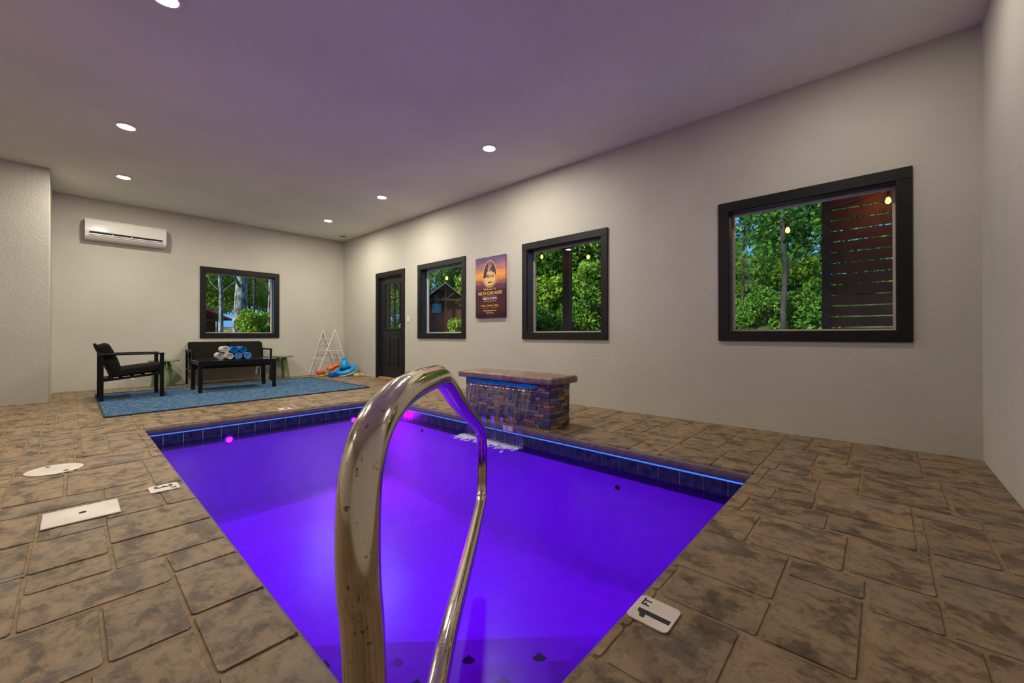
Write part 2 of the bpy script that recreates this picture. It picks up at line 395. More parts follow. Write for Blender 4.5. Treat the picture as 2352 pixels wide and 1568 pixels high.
# coping: a rounded concrete nosing under the stones on the four pool sides
for sgn, at in ((1, PRX), (-1, PLX)):
    g = G(); pr = [(.06, -.0105), (-.002, -.0105), (-.010, -.02), (-.013, -.035), (-.012, -.055), (-.006, -.070), (.002, -.076), (.06, -.076)]
    g.prism([(at + sgn*p, z) for p, z in pr], 'y', PNY, PFY); g.build('coping', M['coping'], floor)
for sgn, at in ((1, PFY), (-1, PNY)):
    g = G(); pr = [(.06, -.0105), (-.002, -.0105), (-.010, -.02), (-.013, -.035), (-.012, -.055), (-.006, -.070), (.002, -.076), (.06, -.076)]
    g.prism([(at + sgn*p, z) for p, z in pr], 'x', PLX, PRX); g.build('coping', M['coping'], floor)

def wall_x(name, x0, x1, ya, yb, holes):   # wall in the YZ plane with rectangular openings (y0,y1,z0,z1)
    ys = sorted({ya, yb, *[h for q in holes for h in q[:2]]}); zs = sorted({-.02, H, *[h for q in holes for h in q[2:]]}); g = G()
    for a, b_ in zip(ys, ys[1:]):
        for c, d in zip(zs, zs[1:]):
            if any(a >= q[0]-1e-6 and b_ <= q[1]+1e-6 and c >= q[2]-1e-6 and d <= q[3]+1e-6 for q in holes): continue
            g.box(x0, x1, a, b_, c, d)
    return struct(name, g, M['wall'])
def wall_y(name, y0, y1, xa, xb, holes):
    xs = sorted({xa, xb, *[h for q in holes for h in q[:2]]}); zs = sorted({-.02, H, *[h for q in holes for h in q[2:]]}); g = G()
    for a, b_ in zip(xs, xs[1:]):
        for c, d in zip(zs, zs[1:]):
            if any(a >= q[0]-1e-6 and b_ <= q[1]+1e-6 and c >= q[2]-1e-6 and d <= q[3]+1e-6 for q in holes): continue
            g.box(a, b_, y0, y1, c, d)
    return struct(name, g, M['wall'])
TW = .09
wins = {1: (4.915, 6.232), 2: (2.369, 3.703), 3: (-.186, 1.163)}; WZ0, WZ1 = .815, 2.145
DR = (6.669, 7.725)
holesR = [(a+TW-.01, b_-TW+.01, WZ0+TW-.01, WZ1-TW+.01) for a, b_ in wins.values()] + [(DR[0]+TW-.01, DR[1]-TW+.01, -.02, 2.144-TW+.01)]
wall_x('wall_right', RX, RX+TH, NY-TH, FY+TH, holesR)
FW = (1.594, 2.917, .82, 2.143)
wall_y('wall_far', FY, FY+TH, LX, RX, [(FW[0]+TW-.01, FW[1]-TW+.01, FW[2]+TW-.01, FW[3]-TW+.01)])
wall_y('wall_near', NY-TH, NY, LX-TH, RX, [])
wall_x('wall_left', LX-TH, LX, NY, FY+TH, [])
g = G(); g.box(LX, -.2, 8.0, FY, -.02, H); struct('wall_pier', g, M['wall'])
g = G(); g.box(LX-TH, RX+TH, NY-TH, FY+TH, H, H+.2); struct('ceiling', g, M['ceil'])

# ------------------------------------------------------------------ windows
def window(n, axis, a0, a1, z0, z1, plane):
    """axis 'x': window in the wall at x=plane looking along +x; a = y. axis 'y': wall at y=plane; a = x."""
    D = .13
    root = bpy.data.objects.new('window_%d' % n, None); COL.objects.link(root); root['kind'] = 'structure'
    root.location = (plane, (a0+a1)/2, z0) if axis == 'x' else ((a0+a1)/2, plane, z0)
    def bx(nm, d0, d1, u0, u1, w0, w1, mat, bev=.002):
        g = G()
        if axis == 'x': g.box(plane+d0, plane+d1, u0, u1, w0, w1, bev)
        else: g.box(u0, u1, plane+d0, plane+d1, w0, w1, bev)
        return g.build(nm, mat, root)
    bx('trim_board', -.022, .0, a0, a1, z1-TW, z1, M['black'])
    bx('trim_board', -.022, .0, a0, a1, z0, z0+TW, M['black'])
    bx('trim_board', -.020, .0, a0, a0+TW, z0+TW, z1-TW, M['black'])
    bx('trim_board', -.020, .0, a1-TW, a1, z0+TW, z1-TW, M['black'])
    i0, i1, k0, k1 = a0+TW-.01, a1-TW+.01, z0+TW-.01, z1-TW+.01; w = .012
    bx('jamb', .001, D, i0, i0+w, k0, k1, M['jamb'], 0); bx('jamb', .001, D, i1-w, i1, k0, k1, M['jamb'], 0)
    bx('jamb', .001, D, i0+w, i1-w, k1-w, k1, M['jamb'], 0); bx('jamb', .001, D, i0+w, i1-w, k0, k0+w, M['jamb'], 0)
    f = .028; vm = M['vinylw'] if n in (1,) else M['vinyl']
    g = G()
    for (u0, u1, w0, w1) in ((i0, i0+f, k0, k1), (i1-f, i1, k0, k1), (i0+f, i1-f, k0, k0+f), (i0+f, i1-f, k1-f, k1)):
        if axis == 'x': g.box(plane+D-.005, plane+D+.035, u0, u1, w0, w1)
        else: g.box(u0, u1, plane+D-.005, plane+D+.035, w0, w1)
    g.build('window_frame', vm, root)
    g = G()
    if axis == 'x': g.quad((plane+D+.012, i0+f, k0+f), (plane+D+.012, i1-f, k0+f), (plane+D+.012, i1-f, k1-f), (plane+D+.012, i0+f, k1-f))
    else: g.quad((i0+f, plane+D+.012, k0+f), (i1-f, plane+D+.012, k0+f), (i1-f, plane+D+.012, k1-f), (i0+f, plane+D+.012, k1-f))
    g.build('pane', M['glass'], root)
for n, (a, b_) in wins.items(): window(n, 'x', a, b_, WZ0, WZ1, RX)
window(4, 'y', FW[0], FW[1], FW[2], FW[3], FY)

# ------------------------------------------------------------------ door
dr = bpy.data.objects.new('door_1', None); COL.objects.link(dr); dr.location = (RX, 7.197, 0); dr['kind'] = 'structure'
tag(dr, 'black exterior door with nine small glass panes in the right wall', None)
def db(nm, d0, d1, y0, y1, z0, z1, mat=M['door'], bev=.002, par=None):
    g = G(); g.box(RX+d0, RX+d1, y0, y1, z0, z1, bev); return g.build(nm, mat, par or dr)
y0, y1 = DR
db('trim_board', -.022, 0, y0, y1, 2.144-TW, 2.144, M['black']); db('trim_board', -.02, 0, y0, y0+TW, 0, 2.144-TW, M['black']); db('trim_board', -.02, 0, y1-TW, y1, 0, 2.144-TW, M['black'])
a0, a1 = y0+TW, y1-TW
db('jamb', .0, .17, a0-.01, a0+.012, .0, 2.06, M['jamb'], 0); db('jamb', .0, .17, a1-.012, a1+.01, .0, 2.06, M['jamb'], 0); db('jamb', .0, .17, a0+.012, a1-.012, 2.04, 2.062, M['jamb'], 0)
db('threshold', -.01, .17, a0, a1, 0, .022, M['thresh'])
a0 += .012; a1 -= .012; gy0, gy1, gz0, gz1 = a0+.15, a1-.15, 1.0, 1.90
g = G()   # slab with an opening for the light
for (u0, u1, w0, w1) in ((a0, gy0, .024, 2.04), (gy1, a1, .024, 2.04), (gy0, gy1, .024, gz0), (gy0, gy1, gz1, 2.04)):
    g.box(RX+.045, RX+.085, u0, u1, w0, w1)
slab = g.build('door_slab', M['door'], dr)
g = G(); t_ = .025
for (u0, u1, w0, w1) in ((gy0-t_, gy0+.006, gz0-t_, gz1+t_), (gy1-.006, gy1+t_, gz0-t_, gz1+t_), (gy0, gy1, gz0-t_, gz0+.006), (gy0, gy1, gz1-.006, gz1+t_)):
    g.box(RX+.033, RX+.047, u0, u1, w0, w1, .003)
g.build('glazing_bead', M['door'], dr)
for k in (1, 2):
    yy = gy0 + (gy1-gy0)*k/3; zz = gz0 + (gz1-gz0)*k/3
    db('muntin', .038, .06, yy-.011, yy+.011, gz0, gz1); db('muntin', .039, .059, gy0, gy1, zz-.011, zz+.011)
for i in range(3):
    for j in range(3):
        ya = gy0 + (gy1-gy0)*i/3 + .011; yb = gy0 + (gy1-gy0)*(i+1)/3 - .011; za = gz0 + (gz1-gz0)*j/3 + .011; zb = gz0 + (gz1-gz0)*(j+1)/3 - .011
        g = G(); g.quad((RX+.05, ya, za), (RX+.05, yb, za), (RX+.05, yb, zb), (RX+.05, ya, zb)); g.build('pane', M['glass'], dr)
mid = (a0+a1)/2
for (u0, u1) in ((mid+.045, mid+.255), (mid-.255, mid-.045)):
    g = G(); b0, b1 = .25, .82
    for k, (p0, p1, q0, q1) in enumerate(((u0, u0+.018, b0, b1), (u1-.018, u1, b0, b1), (u0, u1, b0, b0+.018), (u0, u1, b1-.018, b1))):
        g.box(RX+.038, RX+.046, p0, p1, q0, q1, .003)
    g.box(RX+.034, RX+.046, u0+.045, u1-.045, b0+.045, b1-.045, .008)
    g.build('raised_panel', M['door'], dr)
kp = db('keypad_lock', .02, .046, a0+.045, a0+.105, 1.06, 1.17, M['metal_black'], .006)
g = G(); g.tube([(RX+.015, a0+.075, 1.09), (RX+.012, a0+.10, 1.05), (RX+.016, a0+.085, 1.02)], .009, 8); g.build('key', M['whitep'], kp)
hn = db('handle', .03, .046, a0+.05, a0+.10, .865, .925, M['metal_black'], .008)
g = G(); g.tube(arc_path([(RX+.04, a0+.075, .9), (RX-.01, a0+.075, .9), (RX-.012, a0+.19, .905)], .02, 5), .009, 10); g.build('lever', M['metal_black'], hn)
for z in (.25, 1.05, 1.85): db('hinge', .03, .047, a1-.004, a1+.012, z-.05, z+.05, M['metal_black'])

# ------------------------------------------------------------------ pool
pool = thing('swimming_pool', ((PLX+PRX)/2, (PNY+PFY)/2, -1.0), 'small rectangular plunge pool glowing violet with dark waterline tiles', 'pool')
bx0, bx1, by0, by1 = PLX-.012, PRX+.012, PNY-.012, PFY+.012; PD = -1.0
g = G(); g.box(bx0-.1, bx1+.1, by0-.1, by1+.1, PD-.1, PD)
for (x0, x1, y0, y1) in ((bx0-.1, bx0, by0-.1, by1+.1), (bx1, bx1+.1, by0-.1, by1+.1), (bx0, bx1, by0-.1, by0), (bx0, bx1, by1, by1+.1)):
    g.box(x0, x1, y0, y1, PD, -.2505)
g.build('basin', M['basin'], pool)
g = G()   # white grout bed behind the tiles, showing as a bright line under the coping
for (x0, x1, y0, y1) in ((bx0-.008, bx0, by0, by1), (bx1, bx1+.008, by0, by1), (bx0, bx1, by0-.008, by0), (bx0, bx1, by1, by1+.008)):
    g.box(x0-.0, x1, y0, y1, -.2505, -.0765)
grout = g.build('grout', M['grout'], pool)
for (x0, x1, y0, y1) in ((bx0+.05, bx1-.001, by1-.007, by1-.001), (bx1-.007, bx1-.001, by0+.05, by1-.008)):
    g = G(); g.box(x0, x1, y0, y1, -.0885, -.0785, .002); g.build('light_strip', M['rope'], pool)
tw = .152; tz0, tz1 = -.243, -.090; tt = .006
def tiles(n, f):
    for k in range(n): f(k)
nyT = int((by1-by0)/tw); pY = (by1-by0)/nyT; nxT = int((bx1-bx0)/tw); pX = (bx1-bx0)/nxT; gp = .0025
for k in range(nyT):
    a, b_ = by0 + k*pY + gp, by0 + (k+1)*pY - gp
    for (x0, x1) in ((bx1-tt, bx1), (bx0, bx0+tt)):
        g = G(); g.box(x0, x1, a, b_, tz0, tz1, .0015); g.build('tile', M['tile'], pool)
for k in range(nxT):
    a, b_ = bx0 + k*pX + gp, bx0 + (k+1)*pX - gp
    for (y0, y1) in ((by1-tt, by1), (by0, by0+tt)):
        g = G(); g.box(a, b_, y0, y1, tz0, tz1, .0015); g.build('tile', M['tile'], pool)
# corner steps: treads clipped at 45 degrees
def step(c, z0, z1):
    g = G(); x, y = bx0+.0, by0+.0
    L = [(x, y), (min(c-y, bx1), y), (x, min(c-x, by1))]
    g.prism(L, 'z', z0, z1); return g.build('step', M['basin'], pool)
step(2.575, PD, -.50); step(2.125, -.50, -.35); step(1.72, -.35, -.245)
dmk = None
for c, z, rng in ((2.41, -.5, range(-3, 4)), (2.00, -.35, range(-2, 3))):
    for k in rng:
        off = k*.30 + (0 if z < -.4 else .10); xm = 1.16 + off*.7071 - (.03 if z < -.4 else .21); ym = c - xm
        if xm < bx0+.06 or ym < by0+.06: continue
        r = .0215; g = G(); g.prism([(xm+r, ym+r), (xm-r, ym+r), (xm-r, ym-r), (xm+r, ym-r)], 'z', z, z+.002)
        # square set on its corner as seen from the corner of the pool
        g.build('step_marker', M['tile'], pool)
for (x, z) in ((1.127, -.232), (2.488, -.235)):
    Rm = Matrix.Translation((x, by1, z)) @ Matrix.Rotation(PI/2, 4, 'X')
    g = G(); g.lathe([(.045, 0), (.045, .008), (.032, .014)], seg=24, mat=Rm); pl = g.build('real_or_added_pool_light', M['white'], pool)
    g = G(); g.lathe([(.026, .012), (.026, .020), (.012, .024)], seg=20, mat=Rm); g.build('lens', M['pled'], pl)
for (y, z) in ((4.142, -.30), (1.527, -.33)):
    Rm = Matrix.Translation((bx1, y, z)) @ Matrix.Rotation(-PI/2, 4, 'Y')
    g = G(); g.lathe([(.020, 0), (.020, .004), (.012, .008), (.010, .002)], seg=20, mat=Rm); g.build('return_fitting', M['metal_black'], pool)
# added fixtures on the unseen pool walls, to even out the violet glow
for (x, y, z, d) in ((1.9, by0, -.40, 'n'), (bx0, 3.4, -.40, 'l')):
    Rm = Matrix.Translation((x, y, z)) @ (Matrix.Rotation(-PI/2, 4, 'X') if d == 'n' else Matrix.Rotation(PI/2, 4, 'Y'))
    g = G(); g.lathe([(.045, 0), (.045, .008), (.032, .014)], seg=24, mat=Rm); g.build('real_or_added_pool_light', M['white'], pool)
def plight(x, y, z, dx, dy, dz, e, r=.14, col=(.30, .0, 1), sp=150):
    l = bpy.data.lights.new('pool_or_fill_lamp', 'AREA'); l.shape = 'DISK'; l.size = r; l.energy = e; l.color = col; l.spread = math.radians(sp)
    o = bpy.data.objects.new('pool_or_fill_lamp', l); COL.objects.link(o); o.parent = pool; o.location = Vector((x, y, z)) - pool.location
    o.rotation_euler = Vector((dx, dy, dz)).to_track_quat('-Z', 'Y').to_euler()
PLW = 2.8
plight(1.127, PFY-.03, -.27, 0, -1, -.30, PLW*1.0, col=(.14, 0, 1)); plight(2.488, PFY-.03, -.27, 0, -1, -.30, PLW*1.9, col=(.95, 0, 1))
plight(1.9, PNY+.02, -.40, 0, 1, -.35, PLW*1.0, col=(.16, 0, 1)); plight(PLX+.02, 3.4, -.40, 1, 0, -.4, PLW*1.0, col=(.05, 0, 1))  # added fill lamps on the unseen near and left walls
plight(1.7, 2.3, -.25, .3, .1, -1, PLW*1.1, .5, (.20, 0, 1), 170)  # added fill lamp in mid-water, without a fixture
# water
nxw, nyw = 110, 200; X = np.linspace(bx0, bx1, nxw); Y = np.linspace(by0, by1, nyw)
XX, YY = np.meshgrid(X, Y, indexing='ij'); D2 = np.hypot(XX-2.72, (YY-2.95)*.75)
Z = WZ + .0022*np.sin(D2*26)*np.exp(-D2*1.9) + .0012*np.sin(XX*7+YY*3)*np.sin(YY*5-XX*2)
me = bpy.data.meshes.new('water'); vs = np.stack([XX, YY, Z], -1).reshape(-1, 3)
I = np.arange(nxw*nyw).reshape(nxw, nyw); fs = np.stack([I[:-1, :-1], I[1:, :-1], I[1:, 1:], I[:-1, 1:]], -1).reshape(-1, 4)
me.from_pydata(vs.tolist(), [], fs.tolist()); me.polygons.foreach_set('use_smooth', [True]*len(fs)); me.materials.append(M['water'])
wat = bpy.data.objects.new('pool_water', me); COL.objects.link(wat); recenter(wat, ((PLX+PRX)/2, (PNY+PFY)/2, WZ))
tag(wat, 'calm violet-lit and tinted water filling the swimming pool', 'water', kind='stuff')

# ------------------------------------------------------------------ fountain
fx0, fx1, fy0, fy1, fz = 2.962, 3.256, 2.229, 3.386, .405
ft = thing('waterfall_fountain', ((fx0+fx1)/2, (fy0+fy1)/2, 0), 'low stacked-stone fountain box with rounded slab cap spilling into the pool', 'fountain')
g = G(); g.box(fx0, fx1, fy0, fy1, 0, fz); g.build('core', M['joint'], ft)
g = G(); g.box(2.895, 3.32, 2.158, 3.462, .412, .482, .028, seg=4); g.build('cap', M['cap'], ft, smooth='auto')
rq = random.Random(11); nrow = 13; zc = .001
hs = [rq.uniform(.024, .038) for _ in range(nrow)]; sc_ = (fz-.002)/sum(hs); hs = [h*sc_ for h in hs]
for h in hs:
    z0, z1 = zc+.001, zc+h-.001; zc += h
    def run(a, b_, place, wlo, whi):
        u = a
        while u < b_-.001:
            w = rq.uniform(wlo, whi)
            if b_-u-w < .04: w = b_-u
            place(u+.001, u+w-.001, rq.uniform(.004, .016)); u += w
    def front(u0, u1, d):
        if z1 > .35 and u0 < 3.29 and u1 > 2.38: d = .003
        g = G(); g.box(fx0-d, fx0+.002, u0, u1, z0, z1, .0018); g.build('stone', M['ledger'], ft)
    def side(u0, u1, d): g = G(); g.box(u0, u1, fy0-d, fy0+.002, z0, z1, .0018); g.build('stone', M['ledger'], ft)
    def sidel(u0, u1, d): g = G(); g.box(u0, u1, fy1-.002, fy1+d, z0, z1, .0018); g.build('stone', M['ledger'], ft)
    run(fy0, fy1, front, .05, .13); run(fx0, fx1, side, .06, .13); run(fx0, fx1, sidel, .06, .13)
g = G(); g.box(2.925, 2.960, 2.38, 3.30, .372, .392, .003); sp = g.build('spout', M['led'], ft)
g = G()
for k in range(34):
    y = 2.40 + k*.0262 + rq.uniform(-.006, .006); l = rq.uniform(.008, .02)
    g.lathe([(.001, -l), (.005, -l*.6), (.003, 0)], (2.93, y, .371), 8)
tag(g.build('water_drops', M['whitep'], ft), kind='stuff')
# falling sheet
g = G(); n, m2 = 26, 14; V = []
for i in range(n+1):
    u = i/n; row = []
    for j in range(m2+1):
        s_ = j/m2; z = .372 - (.372-WZ)*s_**1.3; yy = (2.40 + .89*u); yc = 2.86; yy = yc + (yy-yc)*(1-.10*s_)
        row.append(g.bm.verts.new((2.925 - .10*math.sqrt(s_)*.9 + .004*math.sin(u*40+s_*6), yy, z)))
    V.append(row)
for i in range(n):
    for j in range(m2): g.bm.faces.new((V[i][j], V[i+1][j], V[i+1][j+1], V[i][j+1]))
o = g.build('water_sheet', M['fall'], None, smooth=True); recenter(o); tag(o, 'thin transparent curtain of water falling from the stone fountain', 'water', kind='stuff')
g = G(); rf = random.Random(4)
for k in range(520):
    y = rf.uniform(2.48, 3.30); x = 2.85 - abs(rf.gauss(0, .075)); r = rf.uniform(.008, .030)
    if x > 2.875: continue
    g.lathe([(r, 0), (r*.7, .004), (r*.2, .006)], (x, y, WZ-.001), 6)
o = g.build('foam', M['foam'], None, smooth=True); recenter(o); tag(o, 'white foam where the falling water meets the pool', 'foam', kind='stuff')

# ------------------------------------------------------------------ hand rail
fw = Vector((math.sin(math.radians(47.594)), math.cos(math.radians(47.594)), 0)); rt = Vector((math.cos(math.radians(47.594)), -math.sin(math.radians(47.594)), 0))
def RP(d, z): return fw*d + rt*(-.18 + .02*d) + Vector((0, 0, z))
rail = thing('pool_handrail', tuple(RP(.47, 0)), 'large stainless steel looped handrail in the foreground at the pool corner', 'handrail')
ctrl = [(.492, 0), (.470, .46), (.450, .60), (.452, .690), (.47, .733), (.505, .758), (.552, .771), (.602, .779), (.68, .783), (.80, .781), (.90, .775), (.99, .748), (1.177, .672), (1.50, .56), (1.76, .468),
        (1.845, .430), (1.895, .36), (1.915, .275), (1.912, .20), (1.905, .15), (1.885, .118), (1.84, .104), (1.77, .100), (1.507, .098), (1.247, .108), (1.09, .118), (.97, .120), (.874, .110), (.77, .095), (.70, .065), (.68, .0)]
def catmull(P, n=7):
    out = []
    for i in range(len(P)-1):
        p0, p1, p2, p3 = P[max(i-1, 0)], P[i], P[i+1], P[min(i+2, len(P)-1)]
        for k in range(n):
            t = k/n; out.append(.5*((2*p1) + (p2-p0)*t + (2*p0-5*p1+4*p2-p3)*t*t + (3*p1-p0-3*p2+p3)*t**3))
    out.append(P[-1]); return out
pts = catmull([RP(d, z) for d, z in ctrl])
g = G(); g.tube(pts, .0242, 28); g.build('rail', M['steel'], rail, smooth='auto')
for d in (.492, .68):
    p = RP(d, 0); g = G(); g.lathe([(.055, 0), (.055, .006), (.046, .016), (.029, .020), (.027, .010)], tuple(p), 32); g.build('escutcheon', M['steel'], rail, smooth='auto')

# ------------------------------------------------------------------ deck fittings
def depth_tile(cx, cy, rot, label, num, w=.128, z=0.0005):
    r = thing('depth_marker', (cx, cy, z), label, 'depth marker')
    g = G(); q = w/2; k = .016; pts = []
    for sx, sy, a0 in ((1, 1, 0), (-1, 1, 90), (-1, -1, 180), (1, -1, 270)):
        for a in range(0, 91, 18):
            t = math.radians(a0+a); pts.append((sx*(q-k) + k*math.cos(t), sy*(q-k) + k*math.sin(t)))
    g.prism([(cx+x, cy+y) for x, y in pts], 'z', z, z+.004); g.build('tile', M['offwhite'], r)
    R_ = Matrix.Rotation(rot, 3, 'Z')
    a = R_ @ Vector((-.020, -.006, 0)); b = R_ @ Vector((.032, .034, 0))
    if num == '1':
        g = G(); P1 = [(-.006, -.052), (.014, -.052), (.014, .048), (.0, .048), (-.012, .036), (-.024, .032), (-.024, .018), (-.006, .020)]
        g.prism([(cx-.020+u, cy-.004+w_) for u, w_ in P1], 'z', z+.0041, z+.0047); g.build('numeral', M['ink'], r)
    else: text_obj('numeral', num, .112, M['ink'], r, (cx+a.x, cy+a.y, z+.0045), (0, 0, rot), bold=.002)
    text_obj('lettering', 'FT', .036, M['ink'], r, (cx+b.x, cy+b.y, z+.0045), (0, 0, rot), bold=.0005)
    return r
depth_tile(1.226, .522, 0, 'white 1 FT depth marker tile on the near right deck', '1')
depth_tile(.359, 3.003, -PI/2, 'white 3 FT depth marker tile on the left deck', '3')
depth_tile(1.70, 5.18, PI, 'small white depth marker tile behind the far pool edge', '3')
vt = thing('wall_depth_marker', (2.885, 2.68, -.06), 'small white depth marker set on the pool edge below the fountain', 'depth marker')
g = G(); g.box(2.876, 2.8805, 2.62, 2.75, -.066, -.014, .002); g.build('tile', M['offwhite'], vt)
text_obj('numeral', '3', .045, M['ink'], vt, (2.8755, 2.695, -.04), (PI/2, 0, -PI/2), bold=.001)
lid = thing('skimmer_lid', (-.07, 3.93, 0), 'round white skimmer lid flush in the left deck', 'lid')
g = G(); g.lathe([(.128, 0), (.130, .003), (.126, .006), (.112, .007), (.110, .0062), (.02, .0065)], (-.07, 3.93, .0), 48); g.build('disc', M['offwhite'], lid)
g = G(); g.lathe([(.012, 0), (.012, .0015)], (-.02, 3.84, .0065), 12); g.lathe([(.010, 0), (.010, .0015)], (-.10, 4.01, .0065), 12); g.build('screw', M['metal_black'], lid)
pt = thing('access_cover', (.038, 2.866, 0), 'square white plastic access cover on the left deck', 'cover')
g = G(); g.box(-.092, .168, 2.747, 2.979, 0, .007, .003); g.build('plate', M['offwhite'], pt)
g = G(); g.lathe([(.014, 0), (.013, .0015)], (.040, 2.866, .007), 14, ); g.build('finger_hole', M['dark'], pt)

# ------------------------------------------------------------------ ceiling lights
def clight(x, y, first=None):
    if first: 
        o = copy_tree(first); o.location = (x, y, H); return o
    r = thing('ceiling_light', (x, y, H), 'round recessed ceiling downlight', 'ceiling light')
    g = G(); g.lathe([(.072, -.001), (.094, -.001), (.094, -.006), (.074, -.012), (.066, -.010)], (x, y, H), 40); g.build('trim_ring', M['white'], r)
    g = G(); g.lathe([(.066, -.004), (.066, -.013), (.05, -.0155), (.01, -.017)], (x, y, H), 32); g.build('lens', M['lens'], r)
    l = bpy.data.lights.new('lamp', 'AREA'); l.shape = 'DISK'; l.size = .12; l.energy = LAMP_W; l.color = (1, .93, .80); l.spread = PI
    o = bpy.data.objects.new('lamp', l); COL.objects.link(o); o.parent = r; o.location = (0, 0, -.022); return r
names = {(.40, 3.40): 'leftmost recessed ceiling light at the top edge of the photo', (.38, 5.80): 'recessed ceiling light second from the top in the left row',
 (.48, 7.68): 'recessed ceiling light above the wall air conditioner', (3.275, 3.35): 'brightest recessed ceiling light nearest the middle of the ceiling',
 (3.295, 5.79): 'recessed ceiling light in the middle of the row along the right wall', (3.285, 7.73): 'recessed ceiling light farthest along the right row beside the vent',
 (3.26, .15): 'recessed ceiling light of the right row just above the view'}
f0 = None; 
for (x, y), lb in names.items():
    o = clight(x, y, f0); f0 = f0 or o; o['label'] = lb; o['group'] = 'recessed ceiling lights'
    if y < 1:
        c = [k for k in o.children if k.type == 'LIGHT'][0]; c.data = c.data.copy(); c.data.energy = LAMP_W*.28
for (x, y) in ((-1.6, 2.6),):  # unseen fill lamp, added for general room brightness
    o = clight(x, y, f0); c = [k for k in o.children if k.type == 'LIGHT'][0]; c.data = c.data.copy(); c.data.energy = LAMP_W*.5; o['label'] = 'added fill light over the left side of the room, outside the photo'; o['group'] = 'recessed ceiling lights'
vn = thing('ceiling_vent', (4.02, 8.70, H), 'small round white ceiling vent in the far corner', 'vent')
g = G(); g.lathe([(.062, -.001), (.115, -.001), (.115, -.008), (.10, -.016), (.070, -.014), (.062, -.006)], (4.02, 8.70, H), 40); g.build('vent_ring', M['white'], vn)
g = G(); g.lathe([(.062, -.002), (.062, -.007)], (4.02, 8.70, H), 32); g.build('opening', M['dark'], vn)

# ------------------------------------------------------------------ air conditioner
ac = thing('air_conditioner', (.61, FY, 2.37), 'white wall-mounted split air conditioner high on the far wall', 'air conditioner')
x0, x1 = .135, 1.095
pr = [(FY, 2.37), (FY-.10, 2.372), (FY-.165, 2.385), (FY-.195, 2.41), (FY-.205, 2.45), (FY-.215, 2.50), (FY-.215, 2.60), (FY-.205, 2.665), (FY-.18, 2.69), (FY-.14, 2.698), (FY, 2.70)]
g = G(); g.prism(pr, 'x', x0+.004, x1-.004); g.build('body', M['ac'], ac)
g = G(); g.prism([(y - (FY-y)*.012, z) for y, z in pr], 'x', x0, x0+.006); g.prism([(y - (FY-y)*.012, z) for y, z in pr], 'x', x1-.006, x1); g.build('end_cap', M['ac'], ac)
g = G(); g.box(x0+.05, x1-.05, FY-.214, FY-.19, 2.458, 2.488, .003); g.build('outlet_slot', M['dark'], ac)
g = G(); g.box(x0+.05, x1-.05, FY-.222, FY-.205, 2.44, 2.456, .004)
for x in (.44, .66): g.box(x-.008, x+.008, FY-.224, FY-.208, 2.452, 2.468, .002)
g.build('louver', M['ac'], ac)
g = G(); g.box(x0+.04, x1-.04, FY-.211, FY-.204, 2.418, 2.424, .001); g.build('seam', M['vinylw'], ac)

# ------------------------------------------------------------------ light switch, poster
sw = thing('light_switch', (RX, 6.552, 1.115), 'white light switch plate beside the black door', 'switch')
g = G(); g.box(RX-.006, RX, 6.515, 6.59, 1.11, 1.23, .002); g.build('plate', M['white'], sw)
g = G(); g.box(RX-.010, RX-.005, 6.536, 6.569, 1.137, 1.203, .002); g.build('rocker', M['white'], sw)
pa0, pa1, pz0, pz1 = 4.013, 4.641, 1.137, 2.053
m, t, b = nt('sunset_canvas'); setp(b, rough=.7, spec=.2); v = coord(t); sep = t.nodes.new('ShaderNodeSeparateXYZ'); t.links.new(v, sep.inputs[0])
mr = t.nodes.new('ShaderNodeMapRange'); mr.inputs[1].default_value = pz0; mr.inputs[2].default_value = pz1
nz = noise(t, mapping(t, v, (1, 2.2, 10)), 1.6, 5, .6)
t.links.new(math_n(t, 'ADD', sep.outputs[2], math_n(t, 'MULTIPLY', math_n(t, 'SUBTRACT', nz, .5), .22)), mr.inputs[0])
cc = ramp(t, mr.outputs[0], [(0, (.025, .008, .012)), (.18, (.07, .02, .02)), (.42, (.045, .018, .045)), (.55, (.16, .06, .08)), (.62, (.55, .19, .10)), (.70, (.85, .38, .06)), (.80, (.50, .20, .16)), (.92, (.20, .11, .20)), (1, (.10, .08, .20))])
t.links.new(cc, b.inputs['Base Color']); M['canvas'] = m
po = thing('canvas_poster', (RX, (pa0+pa1)/2, pz0), 'tall sunset-coloured canvas sign with gold lettering between two windows', 'poster')
g = G(); g.box(RX-.038, RX-.001, pa0, pa1, pz0, pz1, .003); g.build('canvas', M['canvas'], po)
px = RX-.0385; pc = (pa0+pa1)/2; RT = (PI/2, 0, -PI/2)
def ptext(nm, s, size, mat, z, bold=0, sx=1, dy=0): return text_obj(nm, s, size, mat, po, (px, pc+dy, pz0+z), RT, bold=bold, sx=sx)
def ring(a, b_, w, cz, mat, nm, wy=1.0):
    g = G(); n = 40; i_, o_ = [], []
    for k in range(n):
        th = 2*PI*k/n; eg = 1 + .12*math.sin(th)*-1
        i_.append(g.bm.verts.new((px, pc + (a-w)*math.cos(th)*eg, cz + (b_-w)*math.sin(th)))); o_.append(g.bm.verts.new((px, pc + a*math.cos(th)*eg, cz + b_*math.sin(th))))
    for k in range(n): g.bm.faces.new((i_[k], i_[(k+1) % n], o_[(k+1) % n], o_[k]))
    return g.build(nm, mat, po)
cz = pz0+.655
ring(.155, .205, .012, cz, M['gold'], 'emblem_ring')
def flat(nm, P, mat, dx=0.0):
    g = G(); g.bm.faces.new([g.bm.verts.new((px-dx, pc - u, cz + w)) for u, w in P]); return g.build(nm, mat, po)
flat('emblem_disc', [(.12*math.cos(a), -.075 + .105*math.sin(a)) for a in np.linspace(0, 2*PI, 30)[:-1]], simple('pale_gold_print', (.80, .48, .18), .6, var=.3, scale=30), .0004)
